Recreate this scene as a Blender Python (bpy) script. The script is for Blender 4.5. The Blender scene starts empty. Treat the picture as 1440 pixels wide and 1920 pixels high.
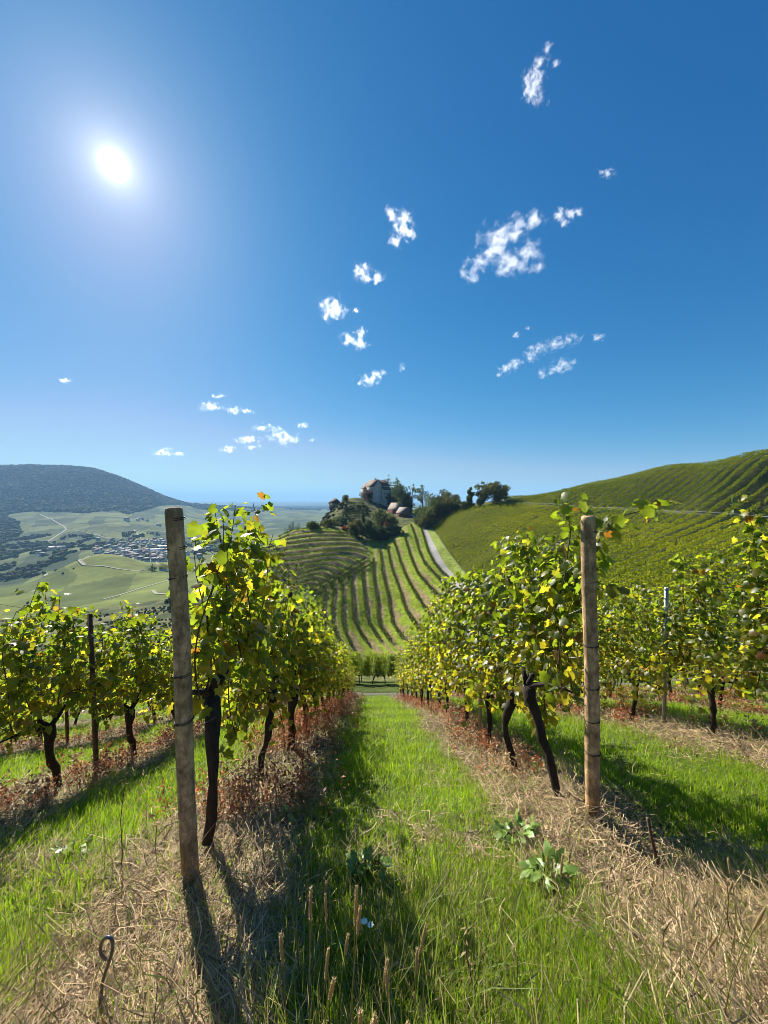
import bpy, math, random
import numpy as np
from math import radians as R
rng = np.random.default_rng(7)
random.seed(7)
scene = bpy.context.scene
COL = scene.collection

# ------------------------------------------------------------------ camera
F, CX, CY = 721.0, 720.0, 960.0            # focal length and centre in photograph pixels
PITCH = math.atan(24.0 / F)                # looking slightly down
cam_d = bpy.data.cameras.new('camera')
cam_d.sensor_fit = 'AUTO'; cam_d.sensor_width = 36.0
cam_d.lens = F / 1920.0 * 36.0
cam_d.clip_start = 0.05; cam_d.clip_end = 200000.0
cam = bpy.data.objects.new('camera', cam_d)
cam.rotation_euler = (math.pi / 2 - PITCH, 0, 0)
COL.objects.link(cam); scene.camera = cam

# ------------------------------------------------------------------ sky and sun
SUN_EL, SUN_AZ = R(34.9), R(-34.3)         # azimuth from +Y, negative = to the left
SUN = np.array([math.sin(SUN_AZ) * math.cos(SUN_EL), math.cos(SUN_AZ) * math.cos(SUN_EL), math.sin(SUN_EL)])
W = bpy.data.worlds.new('World'); scene.world = W
W.use_nodes = True
nt = W.node_tree; nt.nodes.clear()
def wn(t, **k):
    n = nt.nodes.new(t)
    for a, b in k.items(): setattr(n, a, b)
    return n
sky = wn('ShaderNodeTexSky', sky_type='NISHITA', sun_disc=False, sun_elevation=SUN_EL, sun_rotation=SUN_AZ,
         altitude=300.0, air_density=1.0, dust_density=0.22, ozone_density=6.0)
bg = wn('ShaderNodeBackground'); bg.inputs[1].default_value = 0.081
def wm(op, a, b):
    n = wn('ShaderNodeMath', operation=op)
    for i, v in enumerate((a, b)):
        if v is None: continue
        if isinstance(v, (int, float)): n.inputs[i].default_value = v
        else: nt.links.new(v, n.inputs[i])
    return n.outputs[0]
sep = wn('ShaderNodeSeparateColor'); cmb = wn('ShaderNodeCombineColor'); nt.links.new(sky.outputs[0], sep.inputs[0])
chan = [wm('MULTIPLY', wm('POWER', sep.outputs[i], g_), k_) for i, (g_, k_) in enumerate(((2.5, 0.058), (1.0, 0.455), (0.70, 0.93)))]   # a polarised, saturated blue
chan[0] = wm('MINIMUM', chan[0], wm('MULTIPLY', chan[1], 0.62))
for i in range(3): nt.links.new(chan[i], cmb.inputs[i])
nt.links.new(cmb.outputs[0], bg.inputs[0])
tc = wn('ShaderNodeTexCoord')
nrm = wn('ShaderNodeVectorMath', operation='NORMALIZE'); nt.links.new(tc.outputs['Generated'], nrm.inputs[0])
dot = wn('ShaderNodeVectorMath', operation='DOT_PRODUCT'); dot.inputs[1].default_value = tuple(SUN)
nt.links.new(nrm.outputs[0], dot.inputs[0])
ang = wm('ARCCOSINE', wm('MINIMUM', dot.outputs['Value'], 0.9999999), None)
def lobe(width, power, strength):          # strength * exp(-(ang/width)^power)
    return wm('MULTIPLY', wm('EXPONENT', wm('MULTIPLY', wm('POWER', wm('DIVIDE', ang, width), power), -1.0), None), strength)
core = wm('ADD', lobe(R(0.62), 2.0, 5.0), lobe(R(1.3), 1.0, 0.5)); aur = lobe(R(5.0), 1.0, 0.13); wide = lobe(R(24.0), 1.2, 0.035)
b2 = wn('ShaderNodeBackground'); b2.inputs[0].default_value = (1, 0.97, 0.92, 1); nt.links.new(wm('ADD', core, aur), b2.inputs[1])
b3 = wn('ShaderNodeBackground'); b3.inputs[0].default_value = (0.7, 0.85, 1, 1); nt.links.new(wide, b3.inputs[1])
a1 = wn('ShaderNodeAddShader'); a2 = wn('ShaderNodeAddShader'); wo = wn('ShaderNodeOutputWorld')
nt.links.new(bg.outputs[0], a1.inputs[0]); nt.links.new(b2.outputs[0], a1.inputs[1])
nt.links.new(a1.outputs[0], a2.inputs[0]); nt.links.new(b3.outputs[0], a2.inputs[1]); nt.links.new(a2.outputs[0], wo.inputs[0])

sl = bpy.data.lights.new('sun', 'SUN'); sl.energy = 5.0; sl.angle = R(0.53); sl.color = (1.0, 0.94, 0.82)
so = bpy.data.objects.new('sun', sl); so.rotation_euler = (math.pi / 2 - SUN_EL, 0, -SUN_AZ + math.pi)
COL.objects.link(so)
# a sun lamp shines along its local -Z: tilt it so that -Z = -SUN
from mathutils import Vector
so.rotation_euler = Vector(tuple(SUN)).to_track_quat('Z', 'Y').to_euler()

scene.view_settings.view_transform = 'Standard'; scene.view_settings.look = 'None'
scene.view_settings.exposure = 1.2; scene.view_settings.gamma = 1.0
scene.render.engine = 'CYCLES'
cy = scene.cycles
cy.max_bounces = 7; cy.diffuse_bounces = 3; cy.glossy_bounces = 2; cy.transmission_bounces = 4
cy.volume_bounces = 1; cy.transparent_max_bounces = 8; cy.use_denoising = True; cy.filter_width = 0.85
cy.sample_clamp_indirect = 4.0
cy.caustics_reflective = False; cy.caustics_refractive = False

# ------------------------------------------------------------------ small helpers
def vnoise(x, y, seed=0):
    x = np.asarray(x, float); y = np.asarray(y, float)
    xi = np.floor(x).astype(np.int64); yi = np.floor(y).astype(np.int64)
    xf = x - xi; yf = y - yi
    def h(a, b):
        n = (a * 374761393 + b * 668265263 + seed * 974711) & 0x7fffffff
        n = ((n ^ (n >> 13)) * 1274126177) & 0x7fffffff
        return ((n ^ (n >> 16)) & 0xffff) / 65535.0
    u = xf * xf * (3 - 2 * xf); v = yf * yf * (3 - 2 * yf)
    return (h(xi, yi) * (1 - u) + h(xi + 1, yi) * u) * (1 - v) + (h(xi, yi + 1) * (1 - u) + h(xi + 1, yi + 1) * u) * v
def fbm(x, y, seed=0, o=4):
    s = 0; a = 0.5; t = 0
    for i in range(o):
        s = s + a * vnoise(np.asarray(x) * 2 ** i, np.asarray(y) * 2 ** i, seed + i * 17); t += a; a *= 0.5
    return s / t
def sstep(a, b, x):
    t = np.clip((np.asarray(x, float) - a) / (b - a), 0, 1); return t * t * (3 - 2 * t)
def inpoly(px, py, poly):
    px = np.asarray(px); py = np.asarray(py); r = np.zeros(px.shape, bool); n = len(poly)
    for i in range(n):
        x1, y1 = poly[i]; x2, y2 = poly[(i + 1) % n]
        if y1 == y2: continue
        c = ((y1 > py) != (y2 > py)) & (px < (x2 - x1) * (py - y1) / (y2 - y1) + x1)
        r ^= c
    return r

class MB:
    """collects vertices, faces (any size) and vertex colours; build() links them as ONE mesh object"""
    def __init__(s): s.v = []; s.c = []; s.f = []; s.n = 0
    def add(s, verts, faces, col=None):
        verts = np.asarray(verts, np.float32).reshape(-1, 3)
        if not isinstance(faces, list): faces = [faces]
        for f in faces:
            f = np.asarray(f, np.int64)
            if f.size: s.f.append(f + s.n)
        s.v.append(verts)
        if col is None: col = (0.5, 0.5, 0.5)
        col = np.asarray(col, np.float32)
        if col.ndim == 1: col = np.tile(col, (len(verts), 1))
        s.c.append(col); s.n += len(verts)
    def mesh(s, name, mat, smooth=False):
        me = bpy.data.meshes.new(name)
        V = np.concatenate(s.v); Cc = np.concatenate(s.c)
        me.vertices.add(len(V)); me.vertices.foreach_set('co', V.ravel())
        L = np.concatenate([f.ravel() for f in s.f]).astype(np.int32)
        tot = np.concatenate([np.full(len(f), f.shape[1], np.int32) for f in s.f])
        st = np.concatenate(([0], np.cumsum(tot)[:-1])).astype(np.int32)
        me.loops.add(len(L)); me.loops.foreach_set('vertex_index', L)
        me.polygons.add(len(tot)); me.polygons.foreach_set('loop_start', st)
        if smooth: me.polygons.foreach_set('use_smooth', np.ones(len(tot), bool))
        at = me.color_attributes.new('col', 'FLOAT_COLOR', 'POINT')
        at.data.foreach_set('color', np.concatenate([Cc, np.ones((len(Cc), 1), np.float32)], 1).ravel())
        me.update(calc_edges=True)
        if mat: me.materials.append(mat)
        return me
    def build(s, name, mat, parent=None, smooth=False):
        return link(name, s.mesh(name, mat, smooth), parent)
def link(name, me, parent=None):
    o = bpy.data.objects.new(name, me); COL.objects.link(o)
    if parent: o.parent = parent
    return o
def tag(o, label=None, cat=None, group=None, kind=None):
    if label: o['label'] = label
    if cat: o['category'] = cat
    if group: o['group'] = group
    if kind or cat: o['kind'] = kind or 'thing'
    return o
def empty(name, loc, rz=0.0, sc=1.0):
    o = bpy.data.objects.new(name, None); o.location = tuple(float(q) for q in loc)
    o.rotation_euler = (0, 0, rz); o.scale = (sc, sc, sc) if isinstance(sc, (int, float)) else sc
    o.empty_display_size = 0.1; COL.objects.link(o); return o
ORD = ['first', 'second', 'third', 'fourth', 'fifth', 'sixth', 'seventh', 'eighth', 'ninth', 'tenth', 'eleventh', 'twelfth',
       'thirteenth', 'fourteenth', 'fifteenth', 'sixteenth', 'seventeenth', 'eighteenth', 'nineteenth', 'twentieth']

def tube(pts, rad, n=8, cap=True, jit=0.0, r=rng):
    pts = np.asarray(pts, float); m = len(pts); rad = np.broadcast_to(np.asarray(rad, float), (m,))
    d = np.gradient(pts, axis=0); d /= np.linalg.norm(d, axis=1)[:, None] + 1e-9
    ref = np.array([1.0, 0, 0]) if abs(d[0][0]) < 0.8 else np.array([0, 1.0, 0])
    a = np.cross(d, ref); a /= np.linalg.norm(a, axis=1)[:, None] + 1e-9
    b = np.cross(d, a)
    th = np.linspace(0, 2 * np.pi, n, endpoint=False)
    rr = rad[:, None] * (1 + jit * r.uniform(-1, 1, (m, n)))
    v = pts[:, None, :] + rr[..., None] * (np.cos(th)[None, :, None] * a[:, None, :] + np.sin(th)[None, :, None] * b[:, None, :])
    i = np.arange(m - 1)[:, None] * n; k = np.arange(n)[None, :]; k2 = (k + 1) % n
    f = np.stack([i + k, i + k2, i + n + k2, i + n + k], -1).reshape(-1, 4)
    fs = [f]
    if cap: fs += [np.arange(n)[None, ::-1], (np.arange(n) + (m - 1) * n)[None, :]]
    return v.reshape(-1, 3), fs
def box(cx, cy_, cz, sx, sy, sz):
    s = np.array([[-1, -1, -1], [1, -1, -1], [1, 1, -1], [-1, 1, -1], [-1, -1, 1], [1, -1, 1], [1, 1, 1], [-1, 1, 1]]) * 0.5
    return s * [sx, sy, sz] + [cx, cy_, cz], np.array([[3, 2, 1, 0], [4, 5, 6, 7], [0, 1, 5, 4], [1, 2, 6, 5], [2, 3, 7, 6], [3, 0, 4, 7]])
def stamp(tv, tf, pos, X, Y, Z, scale):
    """place template verts tv (n,3) at pos (m,3) with axes X,Y,Z (m,3) and scale (m,)"""
    m, n = len(pos), len(tv)
    v = pos[:, None, :] + scale[:, None, None] * (tv[None, :, 0, None] * X[:, None, :] + tv[None, :, 1, None] * Y[:, None, :] + tv[None, :, 2, None] * Z[:, None, :])
    f = [(np.arange(m)[:, None, None] * n + q[None]).reshape(-1, q.shape[1]) for q in tf]
    return v.reshape(-1, 3), f
def unit(v): return v / (np.linalg.norm(v, axis=-1, keepdims=True) + 1e-9)
def frames(N, D):
    """normals N, wanted tip direction D -> axes X (side), Y (tip), Z (normal)"""
    Z = unit(N); Y = unit(D - (D * Z).sum(-1, keepdims=True) * Z); X = np.cross(Y, Z); return X, Y, Z

# ------------------------------------------------------------------ materials
def newmat(name):
    m = bpy.data.materials.new(name); m.use_nodes = True; n = m.node_tree; n.nodes.clear()
    return m, n, n.nodes.new('ShaderNodeOutputMaterial')
def attr_mat(name, rough=0.9, noise_scale=None, amount=0.3, bump=0.0, bscale=20.0, spec=0.2, detail=6):
    m, n, out = newmat(name); L = n.links.new
    p = n.nodes.new('ShaderNodeBsdfPrincipled'); p.inputs['Roughness'].default_value = rough; p.inputs['Specular IOR Level'].default_value = spec
    a = n.nodes.new('ShaderNodeAttribute'); a.attribute_name = 'col'
    c = a.outputs['Color']
    tcn = n.nodes.new('ShaderNodeTexCoord')
    if noise_scale:
        t = n.nodes.new('ShaderNodeTexNoise'); t.inputs['Scale'].default_value = noise_scale; t.inputs['Detail'].default_value = detail; t.inputs['Roughness'].default_value = 0.65
        L(tcn.outputs['Object'], t.inputs['Vector'])
        mr = n.nodes.new('ShaderNodeMapRange'); mr.inputs['From Min'].default_value = 0.3; mr.inputs['From Max'].default_value = 0.7
        mr.inputs['To Min'].default_value = 1 - amount; mr.inputs['To Max'].default_value = 1 + amount
        L(t.outputs['Fac'], mr.inputs['Value'])
        mx = n.nodes.new('ShaderNodeVectorMath'); mx.operation = 'SCALE'; L(c, mx.inputs[0]); L(mr.outputs[0], mx.inputs['Scale']); c = mx.outputs[0]
    L(c, p.inputs['Base Color'])
    if bump:
        t2 = n.nodes.new('ShaderNodeTexNoise'); t2.inputs['Scale'].default_value = bscale; t2.inputs['Detail'].default_value = 6
        L(tcn.outputs['Object'], t2.inputs['Vector'])
        b = n.nodes.new('ShaderNodeBump'); b.inputs['Strength'].default_value = 1.0; b.inputs['Distance'].default_value = bump
        L(t2.outputs['Fac'], b.inputs['Height']); L(b.outputs[0], p.inputs['Normal'])
    L(p.outputs[0], out.inputs[0]); return m
def leaf_mat(name, trans=0.5, dark=0.45, rough=0.45, spec=0.5, tboost=(1.0, 1.0, 1.0), noise=None):
    """attribute col = colour the leaf lets through; the lit face is a darker, greyer version of it"""
    m, n, out = newmat(name); L = n.links.new
    a = n.nodes.new('ShaderNodeAttribute'); a.attribute_name = 'col'; c = a.outputs['Color']
    if noise:
        tcn = n.nodes.new('ShaderNodeTexCoord'); t = n.nodes.new('ShaderNodeTexNoise'); t.inputs['Scale'].default_value = noise; t.inputs['Detail'].default_value = 4
        L(tcn.outputs['Object'], t.inputs['Vector'])
        mr = n.nodes.new('ShaderNodeMapRange'); mr.inputs['From Min'].default_value = 0.3; mr.inputs['From Max'].default_value = 0.7
        mr.inputs['To Min'].default_value = 0.7; mr.inputs['To Max'].default_value = 1.25; L(t.outputs['Fac'], mr.inputs['Value'])
        q = n.nodes.new('ShaderNodeVectorMath'); q.operation = 'SCALE'; L(c, q.inputs[0]); L(mr.outputs[0], q.inputs['Scale']); c = q.outputs[0]
    p = n.nodes.new('ShaderNodeBsdfPrincipled'); p.inputs['Roughness'].default_value = rough; p.inputs['Specular IOR Level'].default_value = spec
    s = n.nodes.new('ShaderNodeVectorMath'); s.operation = 'SCALE'; s.inputs['Scale'].default_value = dark; L(c, s.inputs[0]); L(s.outputs[0], p.inputs['Base Color'])
    tr = n.nodes.new('ShaderNodeBsdfTranslucent')
    tm = n.nodes.new('ShaderNodeVectorMath'); tm.operation = 'MULTIPLY'; tm.inputs[1].default_value = tboost; L(c, tm.inputs[0]); L(tm.outputs[0], tr.inputs['Color'])
    mx = n.nodes.new('ShaderNodeMixShader'); mx.inputs[0].default_value = trans
    L(p.outputs[0], mx.inputs[1]); L(tr.outputs[0], mx.inputs[2]); L(mx.outputs[0], out.inputs[0]); return m
def plain(name, col, rough=0.8, metal=0.0, noise=12.0, amount=0.3, bump=0.004, stretch=(1, 1, 1), spec=0.3, col2=None, stain=0):
    m, n, out = newmat(name); L = n.links.new
    p = n.nodes.new('ShaderNodeBsdfPrincipled'); p.inputs['Roughness'].default_value = rough; p.inputs['Metallic'].default_value = metal; p.inputs['Specular IOR Level'].default_value = spec
    tcn = n.nodes.new('ShaderNodeTexCoord'); mp = n.nodes.new('ShaderNodeMapping'); mp.inputs['Scale'].default_value = stretch
    L(tcn.outputs['Object'], mp.inputs[0])
    t = n.nodes.new('ShaderNodeTexNoise'); t.inputs['Scale'].default_value = noise; t.inputs['Detail'].default_value = 8; t.inputs['Roughness'].default_value = 0.7; L(mp.outputs[0], t.inputs['Vector'])
    cr = n.nodes.new('ShaderNodeValToRGB'); c = np.array(col)
    cr.color_ramp.elements[0].position = 0.3; cr.color_ramp.elements[1].position = 0.7
    cr.color_ramp.elements[0].color = (*(c * (1 - amount) if col2 is None else np.array(col2)), 1); cr.color_ramp.elements[1].color = (*(c * (1 + amount * (col2 is None))), 1)
    L(t.outputs['Fac'], cr.inputs[0])
    if stain:
        t2 = n.nodes.new('ShaderNodeTexNoise'); t2.inputs['Scale'].default_value = stain; t2.inputs['Detail'].default_value = 5; t2.inputs['Roughness'].default_value = 0.75; L(tcn.outputs['Object'], t2.inputs['Vector'])
        mr = n.nodes.new('ShaderNodeMapRange'); mr.inputs['From Min'].default_value = 0.42; mr.inputs['From Max'].default_value = 0.62; mr.inputs['To Min'].default_value = 0.5; mr.inputs['To Max'].default_value = 1.25; L(t2.outputs['Fac'], mr.inputs['Value'])
        sc_ = n.nodes.new('ShaderNodeVectorMath'); sc_.operation = 'SCALE'; L(cr.outputs[0], sc_.inputs[0]); L(mr.outputs[0], sc_.inputs['Scale']); L(sc_.outputs[0], p.inputs['Base Color'])
    else: L(cr.outputs[0], p.inputs['Base Color'])
    if bump:
        b = n.nodes.new('ShaderNodeBump'); b.inputs['Distance'].default_value = bump; L(t.outputs['Fac'], b.inputs['Height']); L(b.outputs[0], p.inputs['Normal'])
    L(p.outputs[0], out.inputs[0]); return m

M_near = attr_mat('soil', 0.95, 9.0, 0.45, 0.02, 40.0)
M_hill = attr_mat('turf_far', 0.95, 0.7, 0.5, 0.3, 1.4, 0.05)
M_far = attr_mat('valley_land', 0.95, 0.02, 0.4, 0.0, spec=0.05)
M_leaf = leaf_mat('vine_leaf', 0.50, 0.16, 0.42, 0.45, noise=18.0)
M_grass = leaf_mat('grass', 0.45, 0.5, 0.5, 0.35)
M_straw = leaf_mat('straw', 0.2, 0.9, 0.6, 0.3)
M_fol = leaf_mat('foliage', 0.45, 0.8, 0.8, 0.04)
M_rowfol = leaf_mat('hill_vine_foliage', 0.2, 0.55, 0.8, 0.04)
M_bark = plain('bark', (0.035, 0.026, 0.019), 0.9, noise=30.0, amount=0.6, bump=0.012, stretch=(1, 1, 0.3))
M_shoot = plain('shoot', (0.10, 0.055, 0.025), 0.7, noise=20.0, bump=0.0)
M_post = plain('weathered_wood', (0.85, 0.55, 0.28), 0.85, noise=13.0, bump=0.008, stretch=(2.6, 2.6, 0.6), col2=(0.26, 0.16, 0.085), stain=7.0)
M_wire = plain('wire', (0.22, 0.21, 0.20), 0.45, 0.9, noise=40.0, bump=0.0)
M_darkwire = plain('rusty_wire', (0.05, 0.04, 0.035), 0.6, 0.5, noise=40.0, bump=0.0)
M_zinc = plain('galvanised_steel', (0.38, 0.38, 0.37), 0.5, 0.75, noise=14.0, amount=0.3, bump=0.001)
M_rusty = plain('rusty_steel', (0.12, 0.075, 0.05), 0.8, 0.3, noise=25.0, amount=0.5, bump=0.002)
M_iron = plain('bare_iron', (0.14, 0.145, 0.15), 0.38, 0.8, noise=30.0, amount=0.3, bump=0.001)
M_road = plain('asphalt', (0.25, 0.235, 0.22), 0.85, noise=1.0, amount=0.18, bump=0.0)
M_track = plain('gravel_track', (0.21, 0.20, 0.135), 0.95, noise=0.6, amount=0.2, bump=0.0)
M_plaster = plain('castle_plaster', (0.50, 0.46, 0.41), 0.9, noise=0.35, amount=0.3, bump=0.0)
M_stone = plain('rubble_stone', (0.24, 0.21, 0.17), 0.9, noise=0.8, amount=0.45, bump=0.05)
M_tile = plain('clay_tile', (0.135, 0.095, 0.075), 0.85, noise=0.9, amount=0.3, bump=0.0)
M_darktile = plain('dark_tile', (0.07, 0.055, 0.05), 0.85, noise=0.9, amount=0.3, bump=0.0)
M_paletile = plain('pale_tile', (0.21, 0.17, 0.145), 0.85, noise=0.8, amount=0.2, bump=0.0)
M_redwood = plain('red_boards', (0.16, 0.06, 0.045), 0.85, noise=0.9, amount=0.25, bump=0.0)
M_glass = plain('window_glass', (0.03, 0.035, 0.04), 0.15, noise=1.0, bump=0.0, spec=0.5)
M_white = plain('white_render', (0.72, 0.70, 0.66), 0.8, noise=0.2, amount=0.12, bump=0.0)
M_slate = plain('slate_roof', (0.09, 0.09, 0.10), 0.7, noise=0.4, amount=0.2, bump=0.0)
M_seed = leaf_mat('seed_head', 0.5, 0.9, 0.7, 0.2)
M_weed = leaf_mat('weed_leaf', 0.35, 0.75, 0.4, 0.6, noise=25.0)
M_petal = plain('petal', (0.9, 0.84, 0.68), 0.6, noise=30.0, amount=0.08, bump=0.0)

# ------------------------------------------------------------------ the terrain: one height field z(x, y), eye at the origin
SP, CP = math.sin(PITCH), math.cos(PITCH)
def ray(px, py):
    """pixel -> (x/y, z/y) of its ray"""
    cx = (np.asarray(px, float) - CX) / F; up = (CY - np.asarray(py, float)) / F
    yy = CP + up * SP
    return cx / yy, (up * CP - SP) / yy
def project(x, y, z):
    fw = y * CP - z * SP; up = y * SP + z * CP
    return CX + F * x / fw, CY - F * up / fw
CTRL = {
 -900: [(1800, 1.5), (1480, 4), (1345, 14), (1335, 22), (1340, 60), (1300, 140), (1240, 250), (1130, 500), (1060, 1000), (1000, 1500), (950, 2200), (880, 3200), (900, 5000), (938.5, 40000)],
 -350: [(1800, 1.5), (1480, 4), (1345, 14), (1335, 22), (1345, 60), (1310, 140), (1240, 250), (1130, 500), (1060, 1000), (1010, 1500), (955, 2200), (878, 3200), (900, 5000), (938.5, 40000)],
 0: [(1920, 1.35), (1640, 2.2), (1500, 3.45), (1398, 5.8), (1345, 11), (1327, 17), (1330, 24), (1345, 60), (1300, 140), (1210, 260), (1140, 420), (1104, 560), (1110, 680), (1062, 1000), (1032, 1250), (992, 1700), (958, 2200), (915, 2700), (879, 3200), (900, 4500), (938.5, 40000)],
 180: [(1920, 1.3), (1600, 2.4), (1462, 4.1), (1395, 6.8), (1340, 12), (1320, 17.5), (1330, 24), (1345, 60), (1290, 140), (1190, 260), (1118, 440), (1076, 560), (1041, 680), (1062, 780), (1046, 950), (1022, 1250), (1000, 1500), (968, 2000), (940, 2600), (888, 3300), (905, 5000), (938.5, 40000)],
 320: [(1920, 1.2), (1680, 1.85), (1440, 4.2), (1370, 7.5), (1335, 12), (1317, 17.5), (1330, 24), (1340, 60), (1270, 140), (1190, 230), (1130, 340), (1085, 520), (1062, 700), (1050, 900), (1030, 1150), (1010, 1400), (985, 1900), (962, 2600), (937, 3500), (950, 5200), (945, 12000), (938.5, 40000)],
 450: [(1920, 1.15), (1540, 2.6), (1420, 4.3), (1345, 9), (1313, 18), (1325, 24), (1330, 60), (1230, 120), (1130, 145), (1075, 160), (1050, 178), (1110, 240), (1085, 400), (1045, 800), (1015, 1400), (992, 2200), (965, 3300), (950, 4200), (954, 6000), (945, 12000), (938.5, 40000)],
 560: [(1920, 1.1), (1600, 2.15), (1390, 4.8), (1345, 8.5), (1311, 18.5), (1318, 24), (1320, 60), (1180, 115), (1110, 138), (1040, 165), (992, 202), (1040, 260), (1050, 450), (1015, 1000), (992, 1700), (975, 2800), (957, 4500), (955, 6000), (945, 12000), (938.5, 40000)],
 640: [(1920, 1.08), (1600, 2.1), (1370, 5.8), (1322, 12.5), (1308, 19), (1298, 22), (1281, 27), (1287, 45), (1272, 75), (1200, 110), (1120, 135), (1060, 160), (1010, 190), (988, 225), (966, 275), (941, 322), (948, 350), (1000, 430), (1012, 900), (990, 1700), (965, 3500), (955, 6000), (945, 12000), (938.5, 40000)],
 700: [(1920, 1.08), (1600, 2.1), (1385, 5.4), (1320, 13), (1307, 19), (1298, 22), (1281, 27), (1290, 45), (1275, 75), (1226, 106), (1150, 128), (1080, 155), (1030, 190), (1000, 225), (977, 270), (946, 318), (939, 340), (946, 370), (1000, 450), (1012, 900), (965, 3500), (955, 6000), (945, 12000), (938.5, 40000)],
 760: [(1920, 1.08), (1600, 2.15), (1395, 5.2), (1322, 12.5), (1306, 19), (1298, 22), (1281, 27), (1292, 45), (1278, 75), (1215, 104), (1130, 130), (1070, 158), (1010, 205), (983, 250), (970, 278), (957, 320), (962, 365), (1000, 450), (1012, 900), (955, 6000), (945, 12000), (938.5, 40000)],
 800: [(1600, 2.15), (1400, 5.2), (1322, 12), (1305, 19), (1298, 22), (1283, 27), (1290, 50), (1232, 95), (1140, 120), (1060, 155), (1014, 200), (986, 240), (972, 270), (957, 320), (962, 380), (1000, 480), (955, 6000), (938.5, 40000)],
 850: [(1600, 2.15), (1350, 7), (1303, 18), (1290, 23), (1277, 27), (1280, 50), (1205, 90), (1122, 116), (1090, 135), (1040, 165), (1000, 195), (968, 235), (953, 272), (957, 330), (1000, 480), (955, 6000), (938.5, 40000)],
 950: [(1620, 2.15), (1420, 4.6), (1345, 7.5), (1299, 17), (1284, 24), (1268, 45), (1180, 75), (1090, 105), (1030, 135), (985, 170), (950, 212), (936, 240), (946, 275), (970, 350), (1000, 480), (955, 6000), (938.5, 40000)],
 1100: [(1920, 1.12), (1640, 2.0), (1530, 2.62), (1400, 4.5), (1330, 7.5), (1297, 15), (1278, 25), (1240, 40), (1150, 60), (1090, 85), (1040, 110), (995, 140), (960, 172), (914, 212), (930, 260), (980, 400), (955, 6000), (938.5, 40000)],
 1250: [(1920, 1.12), (1600, 2.5), (1420, 3.9), (1355, 5.1), (1315, 8.5), (1290, 14), (1266, 25), (1210, 38), (1130, 55), (1070, 80), (1020, 108), (966, 143), (915, 170), (886, 188), (905, 240), (980, 400), (955, 6000), (938.5, 40000)],
 1440: [(1920, 1.12), (1600, 2.3), (1470, 3.1), (1402, 3.85), (1335, 7), (1285, 13), (1240, 25), (1180, 36), (1110, 52), (1050, 76), (1003, 105), (972, 125), (905, 146), (858, 162), (875, 200), (950, 400), (955, 6000), (938.5, 40000)],
 1900: [(1920, 1.12), (1480, 3), (1400, 4), (1320, 9), (1260, 20), (1180, 36), (1080, 60), (1000, 90), (900, 120), (830, 150), (815, 170), (860, 250), (950, 500), (955, 6000), (938.5, 40000)],
 2600: [(1920, 1.12), (1480, 3), (1400, 4), (1320, 9), (1260, 20), (1180, 36), (1080, 60), (1000, 90), (900, 120), (830, 150), (815, 170), (860, 250), (950, 500), (955, 6000), (938.5, 40000)],
}
H0 = 1.3
def fade(y): return H0 * np.exp(-y / 15.0)
ca, cu, cv = [], [], []
for px, lst in CTRL.items():
    for py, Y in lst:
        a, t = ray(px, py); ca.append(float(a)); cu.append(math.log(Y)); cv.append(float(t + fade(Y) / Y))
    ca.append(ca[-1]); cu.append(math.log(0.25)); cv.append(-0.2)
ca, cu, cv = map(np.array, (ca, cu, cv))
KT, C2 = 2.6, 0.05
P = np.stack([np.arctan(ca) * KT, cu], 1)
def kern(A, B): return np.sqrt(((A[:, None, :] - B[None]) ** 2).sum(-1) + C2)
n = len(P); K = kern(P, P) - 1e-6 * np.eye(n)
Amat = np.zeros((n + 3, n + 3)); Amat[:n, :n] = K; Amat[:n, n] = 1; Amat[:n, n + 1:] = P; Amat[n:, :n] = Amat[:n, n:].T
wts = np.linalg.solve(Amat, np.concatenate([cv, [0, 0, 0]]))
def rbf(a, y):
    a = np.asarray(a, float).ravel(); y = np.asarray(y, float).ravel(); out = np.empty(len(a))
    q = np.stack([np.arctan(a) * KT, np.log(y)], 1)
    for i in range(0, len(q), 40000):
        s = q[i:i + 40000]; out[i:i + 40000] = kern(s, P) @ wts[:n] + wts[n] + s @ wts[n + 1:]
    return out * y - fade(y)
A_COLS = np.concatenate([np.linspace(-4, -1.25, 40)[:-1], np.linspace(-1.25, 1.25, 760), np.linspace(1.25, 4, 40)[1:]])
def useg(a, b, d): return np.linspace(math.log(a), math.log(b), max(2, int((math.log(b) - math.log(a)) / d)), endpoint=False)
U_ROWS = np.concatenate([useg(0.25, 1.0, 0.07), useg(1.0, 18.5, 0.02), useg(18.5, 26, 0.006), useg(26, 88, 0.025), useg(88, 300, 0.006), useg(300, 4500, 0.012), useg(4500, 41000, 0.05), [math.log(41000)]])
Y_ROWS = np.exp(U_ROWS)
AA, YY = np.meshgrid(A_COLS, Y_ROWS)
ZZ = rbf(AA, YY).reshape(AA.shape)
XX = AA * YY
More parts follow.
